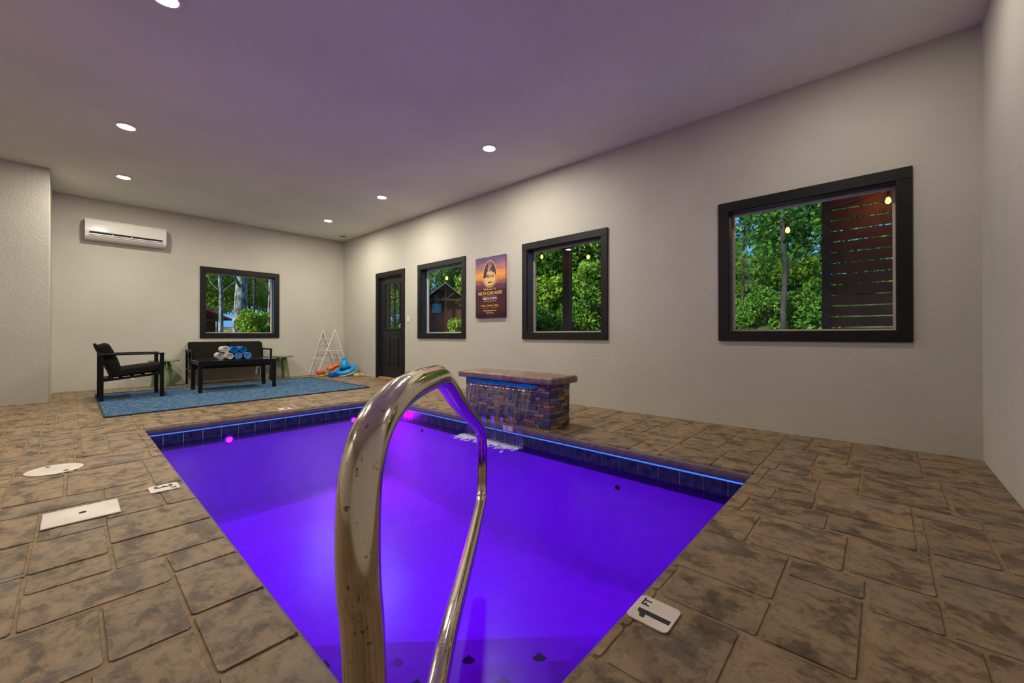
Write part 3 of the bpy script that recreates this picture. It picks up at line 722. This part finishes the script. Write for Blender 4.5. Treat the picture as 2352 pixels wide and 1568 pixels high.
flat('emblem_mountain', [(-.14, -.05), (-.125, .05), (-.09, .13), (-.05, .175), (-.03, .12), (-.055, .085), (-.03, .05), (-.07, .03), (-.06, -.02), (-.10, -.06)], M['purple'], .0008)
flat('emblem_mountain', [(.0, .04), (.02, .10), (.035, .09), (.05, .16), (.075, .155), (.10, .11), (.125, .05), (.14, -.03), (.11, -.01), (.095, .03), (.07, .01), (.05, .05)], M['purple'], .0008)
flat('emblem_wave', [(-.05, -.125), (0, -.115), (.06, -.125), (.03, -.14), (-.03, -.14)], M['purple'], .0008)
ptext('emblem_lettering', 'NILYA', .062, M['ink'], .655-.035, .001).location.x -= .0012
ptext('lettering', 'Welcome To', .048, M['gold'], .425)
ptext('lettering', 'NILYA CASCADES', .064, M['gold'], .365, .0012)
ptext('lettering', 'BY', .026, M['gold'], .325)
ptext('lettering', 'NILYA STAYS', .050, M['whitep'], .285, .001)
ptext('lettering', 'YOUR VACATION RENTALS', .022, M['gold'], .245)
ptext('lettering', 'Relax  Unwind  Enjoy', .042, M['gold'], .18)
ptext('lettering', 'www.nilyastays.com', .034, M['gold'], .105, .0006)
ptext('lettering', 'Stay with us again', .022, M['whitep'], .07)
for z in (.325, .145):
    g = G(); g.box(px, px+.0005, pc-.16, pc-.035, pz0+z-.0012, pz0+z+.0012); g.box(px, px+.0005, pc+.035, pc+.16, pz0+z-.0012, pz0+z+.0012); g.build('rule_line', M['gold'], po)

# ------------------------------------------------------------------ rug and furniture
rug = thing('area_rug', (1.79, 7.3, 0), 'large woven blue rug under the seating group', 'rug')
C4 = [(.238, 6.0), (3.343, 6.25), (3.315, 8.62), (.237, 8.40)]
g = G(); n = 24; V = []
for i in range(n+1):
    row = []
    for j in range(n+1):
        u, w = i/n, j/n; a = Vector(C4[0]).lerp(Vector(C4[1]), u); b_ = Vector(C4[3]).lerp(Vector(C4[2]), u); p = a.lerp(b_, w)
        row.append(g.bm.verts.new((p.x, p.y, .0085 + .001*math.sin(u*9+w*4))))
    V.append(row)
for i in range(n):
    for j in range(n): g.bm.faces.new((V[i][j], V[i+1][j], V[i+1][j+1], V[i][j+1]))
g.build('woven_field', M['rug'], rug)
g = G(); cc4 = [Vector((*p, .005)) for p in C4]; 
for k in range(4): g.bar(cc4[k], cc4[(k+1) % 4], .010, .022)
g.build('binding', M['rugedge'], rug)

def pillow(g, x0, x1, y0, y1, z0, z1, mat=None, puff=.02, n=10):
    """soft cushion: superellipse-like box"""
    r = bmesh.ops.create_cube(g.bm, size=2); bmesh.ops.subdivide_edges(g.bm, edges=list({e for v in r['verts'] for e in v.link_edges}), cuts=n, use_grid_fill=True)
    c = Vector(((x0+x1)/2, (y0+y1)/2, (z0+z1)/2)); h = Vector((abs(x1-x0)/2, abs(y1-y0)/2, abs(z1-z0)/2)); rr = min(h)*.55
    vs = [v for v in g.bm.verts if v.tag is False]
    for v in vs:
        p = Vector((v.co.x*h.x, v.co.y*h.y, v.co.z*h.z)); q = Vector([max(-h[k]+rr, min(h[k]-rr, p[k])) for k in range(3)])
        d = p - q
        if d.length > 1e-6: p = q + d.normalized()*rr
        u = Vector((v.co.x, v.co.y, v.co.z)); k = min(range(3), key=lambda a: h[a])
        o2 = [a for a in range(3) if a != k]; w = (1-u[o2[0]]**2)*(1-u[o2[1]]**2)
        p[k] += puff*w*(1 if u[k] > 0 else -1)*abs(u[k]); p = p + c
        v.co = mat @ p if mat is not None else p; v.tag = True
    return g
def seat_set(name, w, dep, ncush, label, cat):
    """local: x across, y=0 front ... dep rear; faces -y"""
    r = thing(name, (0, 0, 0), label, cat); fr = M['metal_black']; hx = w/2; az = .615
    for sx in (-1, 1):
        x = sx*(hx-.0125)
        for y in (.02, dep-.02):
            g = G(); g.box(x-.0125, x+.0125, y-.022, y+.022, 0, az-.022, .002); g.build('leg', fr, r)
        g = G(); g.box(x-.02, x+.02, -.005, dep+.005, az-.022, az, .003); g.build('armrest', fr, r)
        g = G(); g.bar((x, .04, .325), (x, dep-.03, .265), .022, .03); g.build('side_rail', fr, r)
    g = G(); g.bar((-hx+.02, .03, .345), (hx-.02, .03, .345), .03, .04); g.bar((-hx+.02, dep-.06, .275), (hx-.02, dep-.06, .275), .03, .03)
    ns = 5
    for k in range(ns): yy = .10 + (dep-.20)*k/(ns-1); g.bar((-hx+.03, yy, .335-.06*k/(ns-1)), (hx-.03, yy, .335-.06*k/(ns-1)), .035, .012)
    g.build('seat_frame', fr, r)
    g = G(); yb0, yb1 = dep-.13, dep+.035
    for sx in (-1, 1): g.bar((sx*(hx-.05), yb0, .28), (sx*(hx-.05), yb1, .735), .025, .025)
    for k in range(5): f = .2+.2*k; g.bar((-hx+.05, yb0+(yb1-yb0)*f, .28+.455*f), (hx-.05, yb0+(yb1-yb0)*f, .28+.455*f), .02, .03)
    g.build('back_frame', fr, r)
    iw = (w-.06)/ncush; ang = math.atan2(.07, dep-.1)
    for k in range(ncush):
        a = -hx+.03+iw*k; b_ = a+iw
        T = Matrix.Translation((0, .0, .415)) @ Matrix.Rotation(-ang, 4, 'X')
        g = G(); pillow(g, a+.003, b_-.003, -.01, dep-.10, -.055, .055, T, .012); g.build('seat_cushion', M['fabric'], r, smooth=True)
        T = Matrix.Translation((0, dep-.165, .355)) @ Matrix.Rotation(-.345, 4, 'X')
        g = G(); pillow(g, a+.004, b_-.004, -.065, .06, .0, .41, T, .018); g.build('back_cushion', M['fabric'], r, smooth=True)
    return r
ch = seat_set('patio_armchair', .59, .64, 1, 'black metal patio armchair with charcoal cushions at the left end of the rug', 'chair')
g = G(); g.box(-.300, -.296, .30, .34, .262, .282, .001); g.build('care_tag', M['whitep'], ch)
ch.location = (.885, 7.765, .010); ch.rotation_euler = (0, 0, PI/2)
so = seat_set('patio_loveseat', 1.22, .56, 2, 'black metal two-seat patio sofa with charcoal cushions under the far window', 'sofa')
so.location = (1.99, 8.62, .0)

tb = thing('coffee_table', (1.80, 7.79, .010), 'long low black coffee table standing on the blue rug', 'table')
for x in (1.305, 2.300):
    for y in (7.515, 8.055): g = G(); g.box(x-.024, x+.024, y-.024, y+.024, .010, .462, .002); g.build('leg', M['metal_black'], tb)
g = G(); g.box(1.28, 2.325, 7.49, 8.08, .462, .482, .003); g.build('tabletop', M['tabtop'], tb)
g = G()
for y in (7.51, 8.06): g.box(1.33, 2.276, y-.012, y+.012, .42, .462)
for x in (1.30, 2.305): g.box(x-.012, x+.012, 7.54, 8.03, .42, .462)
g.build('apron', M['metal_black'], tb)

def towel_roll(mat, L=.26, r=.058, turns=3.2):
    g = G(); n = 52; th = .0085; pts = []
    A, B2 = [], []
    for i in range(n+1):
        u = i/n; a = u*turns*2*PI; rr = .008 + (r-.008)*u; d = Vector((math.cos(a), 0, math.sin(a)))
        for lst, y in ((A, -L/2), (B2, L/2)):
            lst.append((g.bm.verts.new(d*(rr-th) + Vector((0, y, 0))), g.bm.verts.new(d*rr + Vector((0, y + (.003 if y > 0 else -.003), 0)))))
    for i in range(n):
        g.bm.faces.new((A[i][1], A[i+1][1], B2[i+1][1], B2[i][1])); g.bm.faces.new((A[i][0], B2[i][0], B2[i+1][0], A[i+1][0]))
        g.bm.faces.new((A[i][0], A[i+1][0], A[i+1][1], A[i][1])); g.bm.faces.new((B2[i][0], B2[i][1], B2[i+1][1], B2[i+1][0]))
    g.bm.faces.new((A[0][0], A[0][1], B2[0][1], B2[0][0])); g.bm.faces.new((A[n][0], B2[n][0], B2[n][1], A[n][1]))
    me = g.build('rolled_towel', mat, None, smooth='auto'); return me
tz = .482+.058
spec = [('towelw', 1.615, 7.90, tz, 'white rolled towel at the left back of the bottom row'), ('towelw', 1.70, 7.72, tz, 'front white rolled towel with a loose grey spiral end, bottom row'),
        ('towell', 1.825, 7.76, tz, 'blue and white rolled towel in the middle of the bottom row'), ('towell', 1.945, 7.76, tz, 'bright blue rolled towel at the right end of the bottom row'),
        ('towelw', 1.66, 7.82, tz+.105, 'white rolled towel lying on the left of the top row'), ('towelb', 1.77, 7.76, tz+.100, 'dark blue rolled towel in the middle of the top row'),
        ('towelb', 1.885, 7.76, tz+.100, 'dark blue rolled towel at the right of the top row')]
protos = {}
for mt, x, y, z, lb in spec:
    if mt not in protos: o = towel_roll(M[mt]); protos[mt] = o
    else: o = protos[mt].copy(); COL.objects.link(o)
    o.location = (x, y, z); o.rotation_euler = (0, random.uniform(0, 6), random.uniform(-.06, .06)); tag(o, lb, 'towel', 'rolled towels on the coffee table')

def stool(label):
    r = thing('side_stool', (0, 0, 0), label, 'stool', 'green stools')
    g = G(); g.lathe([(.19, .425), (.205, .430), (.207, .440), (.203, .447), (.12, .448), (.02, .447)], (0, 0, 0), 36); g.build('seat', M['green'], r, smooth='auto')
    for k in range(3):
        a = 2*PI*k/3 + .5; c, s_ = math.cos(a), math.sin(a)
        g = G(); g.bar((c*.07, s_*.07, .425), (c*.165, s_*.165, 0.0), .045, .03, .003); g.build('leg', M['green'], r)
    return r
s1 = stool('round green three-legged stool between the armchair and the sofa'); s1.location = (1.06, 8.96, .0)
s2 = copy_tree(s1); s2['label'] = 'round green three-legged stool to the right of the sofa'; s2.location = (2.90, 9.00, 0); s2.rotation_euler = (0, 0, .6)

# drying rack
dk = thing('drying_rack', (3.87, 9.03, 0), 'white wire A-frame drying rack standing in the far corner', 'rack')
fa = [(3.545, 8.90), (3.935, 8.89), (4.245, 8.84)]; fb = [(3.50, 9.19), (3.79, 9.17), (4.10, 9.17)]; az = .995
def wl(p, q, r=.009): g = G(); g.tube([p, q], r, 8); return g
for F_ in (fa, fb):
    wl((*F_[0], .0), (*F_[1], az)).build('leg', M['wire'], dk); wl((*F_[1], az), (*F_[2], .0)).build('leg', M['wire'], dk)
def lp(A, B2, f): return tuple(a + (b-a)*f for a, b in zip(A, B2))
g = G(); L1 = lambda F_, f: lp((*F_[0], 0), (*F_[1], az), f); L2 = lambda F_, f: lp((*F_[2], 0), (*F_[1], az), f)
for f in (.02, .36): g.tube([L1(fa, f), L1(fb, f)], .006, 8); 
for f in (.36,): g.tube([L2(fa, f), L2(fb, f)], .006, 8)
for F_ in (fa, fb): g.tube([L1(F_, .53), L2(F_, .53)], .006, 8)
g.build('crossbar', M['wire'], dk)
g = G()
for k in range(9):
    f = .08 + .1*k
    if k not in (3,): g.tube([L1(fa, f), L1(fb, f)], .0022, 5); g.tube([L2(fa, f), L2(fb, f)], .0022, 5)
tag(g.build('wire', M['wire'], dk), kind='stuff')

# pool toys in the corner
def torus(g, c, R, r, T, sq=1.0, n=36, m_=14):
    rings = []
    for i in range(n):
        a = 2*PI*i/n; rr = r*(1 + .06*math.cos(a*6))
        rings.append([g.bm.verts.new(T @ Vector(((R + rr*math.cos(2*PI*k/m_))*math.cos(a), (R + rr*math.cos(2*PI*k/m_))*math.sin(a), rr*sq*math.sin(2*PI*k/m_)))) for k in range(m_)])
    for i in range(n):
        A, B2 = rings[i], rings[(i+1) % n]
        for k in range(m_): g.bm.faces.new((A[k], B2[k], B2[(k+1) % m_], A[(k+1) % m_]))
T = Matrix.Translation((3.99, 8.48, .125)) @ Matrix.Rotation(-.38, 4, 'Y') @ Matrix.Rotation(.12, 4, 'X')
fl = thing('pool_float', (3.99, 8.48, 0), 'light blue inflatable ring float with a cone on top in the far corner', 'pool float')
g = G(); torus(g, None, .165, .062, T, .8); g.build('ring', M['blue'], fl, smooth=True)
g = G(); torus(g, None, .215, .012, T @ Matrix.Translation((0, 0, -.035)), 1); g.build('rim', M['wire'], fl, smooth=True)
g = G(); T2 = Matrix.Translation((3.975, 8.52, .16)) @ Matrix.Rotation(-.05, 4, 'Y'); g.lathe([(.10, 0), (.095, .05), (.075, .14), (.045, .175), (.038, .18), (.045, .20), (.035, .235), (.012, .25)], (0, 0, 0), 24, T2); g.build('cone', M['blue'], fl, smooth=True)
for k, (x, y, z, r, l, a, mt, lb) in enumerate(((3.80, 8.80, .15, .055, .15, .5, 'orange', 'orange cylindrical pool toy nearest the left of the orange pair'), (3.95, 8.86, .20, .055, .15, .5, 'orange', 'orange cylindrical pool toy leaning behind the blue float'))):
    T = Matrix.Translation((x, y, z)) @ Matrix.Rotation(-.35, 4, 'Y') @ Matrix.Rotation(PI/2, 4, 'Y')
    g = G(); g.lathe([(r*.6, -l/2), (r*.95, -l/2+.01), (r, -l*.2), (r*.86, 0), (r, l*.2), (r*.95, l/2-.01), (r*.5, l/2)], (0, 0, 0), 20, T); o = g.build('pool_toy', M[mt], None, smooth=True); recenter(o); tag(o, lb, 'toy')
sh = thing('toy_water_blaster', (3.60, 8.74, 0), 'red and lime toy water blaster lying on the floor under the rack', 'toy')
g = G(); pillow(g, 3.47, 3.66, 8.71, 8.78, .035, .12, None, .01); g.build('body', M['red'], sh, smooth=True)
g = G(); g.tube([(3.64, 8.745, .09), (3.78, 8.77, .09)], .015, 12); g.tube([(3.52, 8.70, .018), (3.70, 8.72, .022)], .018, 12); g.build('barrel', M['lime'], sh, smooth=True)
g = G(); pillow(g, 3.58, 3.75, 8.34, 8.44, 0, .085, None, .012); o = g.build('blue_pool_shoe', M['navy'], None, smooth=True); recenter(o); o.rotation_euler = (0, 0, .3); tag(o, 'small royal blue toy on the floor in front of the float', 'toy')
o.location.z = .002
g = G(); g.tube([(3.68, 8.50, .035), (3.78, 8.50, .07), (3.86, 8.49, .11)], .035, 10); o = g.build('pool_noodle', M['navy'], None, smooth=True); recenter(o); tag(o, 'short blue foam piece leaning on the light blue float', 'toy')
g = G(); pillow(g, 3.99, 4.12, 8.08, 8.16, 0, .06, None, .012); pillow(g, 4.10, 4.22, 8.10, 8.19, .0, .05, None, .012); o = g.build('bath_sponge', M['tan'], None, smooth=True); recenter(o); tag(o, 'tan soft bundle on the floor at the corner behind the float', 'toy')

# ------------------------------------------------------------------ outside: porch screen, lights, cabin, trees
ps = thing('privacy_screen', (7.2, -.3, -.25), 'dark brown horizontal-board privacy screen outside the right window', 'screen')
g = G(); g.box(7.13, 7.25, .50, .60, -.3, 3.04); g.build('post', M['post'], ps)
g = G(); g.box(7.14, 7.24, -1.5, -1.4, -.3, 3.04); g.build('post', M['post'], ps)
for k in range(22):
    z = 1.125 + .1493*(k-9); g = G(); g.box(7.19, 7.215, -1.42, .52, z-.1425+.006, z-.006, .002); g.build('board', M['brown'], ps)
pr_ = thing('unseen_porch_roof', (5.9, 4.5, 3.2), 'unseen flat dark wooden porch roof shading the screen outside', 'roof')  # unseen roof, added to keep the sun off the screen boards
g = G(); g.box(RX+TH+.01, 7.6, -2.2, 11.2, 3.25, 3.40); g.build('deck', M['brown'], pr_)
g = G(); g.box(7.14, 7.26, -2.2, 11.2, 3.05, 3.25); g.build('beam', M['brown'], pr_)
pp = thing('porch_post', (7.2, 4.94, -.3), 'square dark porch post seen through the middle window', 'post')
g = G(); g.box(7.13, 7.27, 4.88, 5.04, -.3, 3.04, .004); g.build('post', M['post'], pp)
pp = thing('porch_post', (5.9, 10.15, -.3), 'orange-brown cedar post seen through the door glass', 'post')
g = G(); g.box(5.82, 5.98, 10.05, 10.25, -.3, 3.24, .004); g.build('post', M['cedar'], pp)
bl = [(7.0, .98, 2.41), (7.0, -.085, 2.60), (7.0, 4.32, 2.46), (7.0, 5.50, 2.62), (5.9, 7.45, 2.22)]
ln = ['glowing string-light bulb hanging before the trees in the right window', 'glowing bulb in front of the privacy screen', 'right string-light bulb in the middle window', 'left string-light bulb in the middle window', 'glowing bulb at the left edge of the window beside the door']
for (x, y, z), lb in zip(bl, ln):
    r = thing('string_light_bulb', (x, y, z+.09), lb, 'light bulb', 'string light bulbs')
    g = G(); g.lathe([(.006, -.06), (.026, -.045), (.030, -.02), (.018, .015), (.013, .025)], (x, y, z), 16); g.build('bulb', M['bulb'], r, smooth=True)
    g = G(); g.lathe([(.015, .022), (.016, .06), (.006, .075), (.004, .12)], (x, y, z), 12); g.build('socket', M['metal_black'], r)
    l = bpy.data.lights.new('lamp', 'POINT'); l.energy = 2.5; l.color = (1, .45, .08); l.shadow_soft_size = .03
    o = bpy.data.objects.new('lamp', l); COL.objects.link(o); o.parent = r; o.location = (-.06, 0, -.09)
g = G(); P_ = []
for a, b_ in zip([(7.0, -1.4, 2.80), *[(x, y, z+.12) for x, y, z in sorted(bl[:4], key=lambda p: p[1])]], [*[(x, y, z+.12) for x, y, z in sorted(bl[:4], key=lambda p: p[1])], (7.1, 9.0, 3.0)]):
    for k in range(8): u = k/8; P_.append((a[0]+(b_[0]-a[0])*u, a[1]+(b_[1]-a[1])*u, a[2]+(b_[2]-a[2])*u - .10*4*u*(1-u)*abs(b_[1]-a[1])/3))
g.tube(P_, .005, 6); o = g.build('light_string_cable', M['metal_black']); recenter(o); tag(o, 'thin black cable of the string lights outside', 'cable')

def ground_z(x, y):
    r = math.hypot(x, y); hd = math.degrees(math.atan2(x, y)); s = min(1, max(0, (hd-46)/14)); s = s*s*(3-2*s); k = .03 + .39*s
    return -.35 + min(max(0, r-10.5), 8.5)*k + max(0, r-19)*.03 + .25*math.sin(x*.5)*math.cos(y*.4)*min(1, max(0, (r-10)/6))
n = 70; gx = np.linspace(4.6, 74, n); g = G()
def gridmesh(xa, xb, ya, yb, nx_, ny_):
    g = G(); V = [[g.bm.verts.new((x, y, ground_z(x, y))) for y in np.linspace(ya, yb, ny_)] for x in np.linspace(xa, xb, nx_)]
    for i in range(nx_-1):
        for j in range(ny_-1): g.bm.faces.new((V[i][j], V[i+1][j], V[i+1][j+1], V[i][j+1]))
    return g
g = gridmesh(-20, 90, -40, 110, 90, 110)
# cut away the part under the house
dl = [f for f in g.bm.faces if (lambda c: c.x < 5.6 and c.y < 10.4)(f.calc_center_median())]
bmesh.ops.delete(g.bm, geom=dl, context='FACES')
gr = g.build('ground', M['ground'], None, smooth=True); gr['kind'] = 'structure'

def leaf_mesh(name, n, seed, blobs, size, mat):
    r = np.random.default_rng(seed); bi = r.integers(0, len(blobs), n); Bv = np.array(blobs)
    d = r.normal(size=(n, 3)); d /= np.linalg.norm(d, axis=1)[:, None]; rad = r.uniform(.35, 1, n)**(1/2)
    c = Bv[bi, :3] + d*rad[:, None]*Bv[bi, 3:6]
    u = r.normal(size=(n, 3)); u /= np.linalg.norm(u, axis=1)[:, None]; w = np.cross(u, r.normal(size=(n, 3))); w /= np.linalg.norm(w, axis=1)[:, None]
    s = size*r.uniform(.6, 1.4, n)[:, None]
    V = np.stack([c-u*s, c+w*s*.55, c+u*s, c-w*s*.55], 1).reshape(-1, 3); F = np.arange(4*n).reshape(n, 4)
    me = bpy.data.meshes.new(name); me.vertices.add(4*n); me.vertices.foreach_set('co', V.ravel()); me.loops.add(4*n); me.loops.foreach_set('vertex_index', F.ravel().astype(np.int32))
    me.polygons.add(n); me.polygons.foreach_set('loop_start', np.arange(0, 4*n, 4, dtype=np.int32)); me.update(calc_edges=True); me.materials.append(mat); return me
rb = np.random.default_rng(9)
def blobs(n, w, z0, z1, s): return [(*(rb.normal(size=2)*w), rb.uniform(z0, z1), *(s*rb.uniform(.7, 1.3, 3)*np.array([1, 1, .7]))) for _ in range(n)]
crowns = [leaf_mesh('foliage', 9000, 1, blobs(16, 1.1, .8, 7.5, 1.15), .085, M['leaf1']), leaf_mesh('foliage', 9000, 2, blobs(16, 1.2, .6, 7.5, 1.2), .085, M['leaf2']),
          leaf_mesh('foliage', 9000, 3, blobs(14, 1.3, 1.5, 8.5, 1.3), .09, M['leaf3']), leaf_mesh('foliage', 9000, 4, blobs(16, 1.0, .4, 6.5, 1.0), .08, M['leaf1'])]
sparse = leaf_mesh('foliage', 1500, 15, blobs(12, 1.3, 2.6, 6.5, 1.0), .07, M['leaf3'])
highcrown = leaf_mesh('foliage', 9000, 5, blobs(16, 1.5, 4.5, 9.5, 1.2), .09, M['leaf2'])
shrub_m = [leaf_mesh('foliage', 2600, 6, blobs(7, .35, .2, 1.3, .42), .055, M['leaf1']), leaf_mesh('foliage', 2600, 7, blobs(7, .35, .3, 1.8, .40), .055, M['leaf2'])]
def trunk_mesh(h, r, lean, seed, branches=5):
    q = random.Random(seed); g = G(); P = [Vector((lean*h*(k/8)+q.uniform(-.04, .04)*h*.15, q.uniform(-.04, .04)*h*.15, h*k/8)) for k in range(9)]
    g.tube(P, [r*(1-.6*k/8) for k in range(9)], 12)
    for b_ in range(branches):
        k = q.randint(2, 7); a = q.uniform(0, 2*PI); L = q.uniform(.8, 2.4); p = P[k]; d = Vector((math.cos(a), math.sin(a), q.uniform(.1, .9)))
        g.tube([p, p + d*L*.5, p + d*L + Vector((0, 0, .3*L))], [r*.28, r*.2, r*.06], 6)
    bmesh.ops.recalc_face_normals(g.bm, faces=g.bm.faces)
    for f in g.bm.faces: f.smooth = True
    me = bpy.data.meshes.new('trunk'); g.bm.to_mesh(me); g.bm.free(); return me
tm = [trunk_mesh(9, .055, .02, 1), trunk_mesh(9, .045, -.05, 2), trunk_mesh(9, .075, .0, 3)]
for m_ in tm: m_.materials.append(M['barkd'])
bm_ = trunk_mesh(10, .22, .01, 8, 6); bm_.materials.append(M['bark']); bm2 = trunk_mesh(10, .085, .02, 12, 4); bm2.materials.append(M['bark'])
def tree(hd, dist, crown, trunk, sc=1, label='leafy tree on the wooded slope outside', grp='trees on the wooded slope', rz=None, name='tree', cscale=1):
    x, y = dist*math.sin(math.radians(hd)), dist*math.cos(math.radians(hd)); z = ground_z(x, y)
    if crown in crowns and grp:
        kind = ['fresh green', 'yellow-green', 'dark green', 'slim green'][crowns.index(crown)]
        near = 'nearer' if dist < 21 or (hd < 45 and dist < 50) else 'farther'
        label = near + ' ' + kind + ' tree ' + label.split(' tree ', 1)[1]
    r = thing(name, (x, y, z-.1), label, 'tree', grp); r.scale = (sc,)*3; r.rotation_euler = (0, 0, random.uniform(0, 6) if rz is None else rz)
    if trunk is not None: o = bpy.data.objects.new('trunk', trunk); COL.objects.link(o); o.parent = r
    if crown is not None: o = bpy.data.objects.new('foliage', crown); COL.objects.link(o); o.parent = r; o['kind'] = 'stuff'; o.scale = (cscale,)*3
    return r
# through the right window (headings 73-94)
for hd, d, c, s_ in ((72.5, 22, 0, .36), (74.6, 27, 2, .44), (76.4, 22.5, 1, .22), (77.8, 26, 2, .34), (79.8, 25, 0, .36), (81.3, 26, 3, .5), (75.4, 24, 3, .34), (83.6, 14.5, 0, .95), (85.5, 16, 0, 1), (87.5, 18, 2, 1.1), (91, 17, 3, 1), (95, 20, 0, 1), (82.6, 22, 2, .75), (76.5, 33, 2, .42), (79.5, 35, 2, .42), (74.8, 36, 2, .5)):
    tree(hd, d, crowns[c], tm[int(hd) % 3], s_, 'green tree on the slope seen through the right window', 'trees behind the right window')
for hd, d, m_, s_ in ((75.3, 14.5, 0, .9), (76.6, 16.5, 1, .7), (78.5, 14.0, 0, .8), (80.0, 15.5, 0, 1.1), (81.0, 13.6, 0, .8), (82.4, 14.0, 1, 1.0), (84.2, 13.4, 0, 1.0)):
    tree(hd, d, shrub_m[m_], None, s_, 'leafy shrub on the bank seen low in the right window', 'shrubs on the bank', name='shrub')
for hd, d, m_, s_ in ((50.5, 13.0, 0, 1.2), (52.5, 13.5, 1, 1.3), (54.5, 13.0, 0, 1.0), (57.5, 13.2, 1, 1.2), (59.4, 12.8, 0, 1.2), (61.0, 12.8, 1, 1.3)):
    tree(hd, d, shrub_m[m_], None, s_, 'leafy shrub seen low in the middle window', 'shrubs behind the middle window', name='shrub')
tree(30.6, 19, crowns[1], tm[0], .45, 'bright yellow-green tree seen through the door glass', None)
tree(81.6, 12.5, sparse, tm[2], 1.0, 'bare dark trunk standing in the centre of the right window', None, 0.3)
tree(77.2, 14.5, None, tm[1], .9, 'slender leaning dark trunk at the left of the right window', None, 2.2)
# middle window (49-61)
for hd, d, c, s_ in ((48, 18, 1, 1), (50.5, 14.5, 0, .8), (53, 20, 1, 1.1), (55, 15.5, 1, .85), (57.5, 16, 1, 1), (60, 14, 0, .8), (61.5, 17, 1, 1.1), (56.3, 20, 0, 1.1), (52, 27, 2, 1.3), (58, 28, 2, 1.4), (65, 15, 3, 1)):
    tree(hd, d, crowns[c], tm[int(hd) % 3], s_, 'light green tree filling the middle window', 'trees behind the middle window')
# window beside the door (34-41) and the door (29-32)
for hd, d, c, s_ in ((31, 52, 2, 1.6), (36, 60, 1, 2.0), (39.5, 58, 2, 2.0), (43.5, 52, 2, 1.7), (48, 48, 1, 1.6), (28, 34, 1, 1.1), (25, 45, 2, 1.6), (37.5, 70, 2, 2.6)):
    tree(hd, d, crowns[c], tm[int(hd) % 3], s_, 'green tree behind the cabin and the door glass', 'trees behind the cabin')
for hd, d, m_, s_ in ((36.0, 17.5, 0, .72), (36.9, 17.5, 0, .85), (38.0, 18.5, 0, .55), (39.5, 17, 1, .70), (40.4, 16.5, 1, .95), (41.3, 17, 1, .9)):
    tree(hd, d, shrub_m[m_], None, s_, ('green' if m_ == 0 else 'yellow-green') + ' leafy shrub in front of the cabin', 'shrubs before the cabin', name='shrub')
# far window (10-18)
for hd, d, c, s_ in ((8, 40, 1, 1.5), (11.5, 46, 2, 1.8), (14.5, 42, 1, 1.6), (17, 45, 0, 1.7), (20, 40, 2, 1.5), (9.5, 60, 2, 2.2), (13, 64, 2, 2.3), (16, 62, 1, 2.2), (19, 60, 2, 2.2)):
    tree(hd, d, crowns[c], tm[int(hd) % 3], s_, 'green and yellow tree in the woods behind the far window', 'trees behind the far window')
tree(13.6, 17.0, highcrown, bm_, 1.0, 'thick lichen-covered tree trunk in the centre of the far window', None, 1.0, cscale=1)
tree(11.7, 21, highcrown, bm2, 1.15, 'slimmer pale lichen-covered trunk left of the thick one', None, 2.0)
tree(16.6, 27, None, bm2, 1.2, 'thin pale trunk at the right of the far window', None, 4.0)
tree(15.0, 24, None, tm[0], 1.0, 'thin dark trunk right of the thick one', None, 4.0)
for hd, d, m_, s_ in ((14.9, 16, 1, .9), (16.2, 17, 0, .85), (17.2, 16, 0, .8), (12.6, 17.5, 0, .6), (18.0, 17, 0, 1)):
    tree(hd, d, shrub_m[m_], None, s_, 'low green shrub outside the far window', 'shrubs outside the far window', name='shrub')

def cabin(hd, dist, wid, eave, ridge, depth, roofm, label, yaw=0):
    x, y = dist*math.sin(math.radians(hd)), dist*math.cos(math.radians(hd)); z = ground_z(x, y) - .2
    r = thing('cabin', (x, y, z), label, 'cabin'); r.rotation_euler = (0, 0, -math.radians(hd) + yaw)
    L = lambda g, nm, m_: g.build(nm, m_, r, off=True)
    hw = wid/2
    g = G(); g.prism([(-hw, 0), (hw, 0), (hw, eave), (0, ridge-.1), (-hw, eave)], 'y', .6, depth); L(g, 'wall', M['cabin'])
    for sx in (-1, 1):
        g = G(); g.prism([(sx*(hw+.5), eave-.25*(ridge-eave)/hw*1.0), (0, ridge), (0, ridge+.12), (sx*(hw+.5), eave-.25*(ridge-eave)/hw+.12)], 'y', -.5, depth+.3); L(g, 'roof', roofm)
    g = G(); g.bar((-hw, .0, eave-.1), (hw, .0, eave-.1), .14, .18); L(g, 'beam', M['post'])
    for sx in (-1, 1): g = G(); g.bar((0, 0, eave-.1), (sx*hw*.5, 0, eave+(ridge-eave)*.42), .10, .10); L(g, 'brace', M['post'])
    for xx in (-hw, 0, hw): g = G(); g.bar((xx, 0, 0), (xx, 0, ridge-.1 if xx == 0 else eave), .14, .14); L(g, 'post', M['post'])
    g = G(); g.box(-hw*.75, -hw*.25, .55, .62, eave-1.5, eave-.5); L(g, 'window', M['cabinglass'])
    g = G(); g.box(-hw, hw, -.1, .0, .7, .78); g.box(-hw, hw, -.1, 0, .3, .36); L(g, 'railing', M['post'])
    return r
M['cabinglass'] = simple('cabin_window_glass', (.12, .22, .25), .1, var=.1)  # plain blue-grey pane colour, no emission
cabin(38.2, 44, 3.7, 4.3, 5.9, 5, M['roofg'], 'brown wooden cabin with a gabled porch seen beside the door')
cabin(8.2, 36, 5.2, 1.9, 3.0, 4, M['roofr'], 'dark cabin with a red metal roof at the left of the far window', .5)
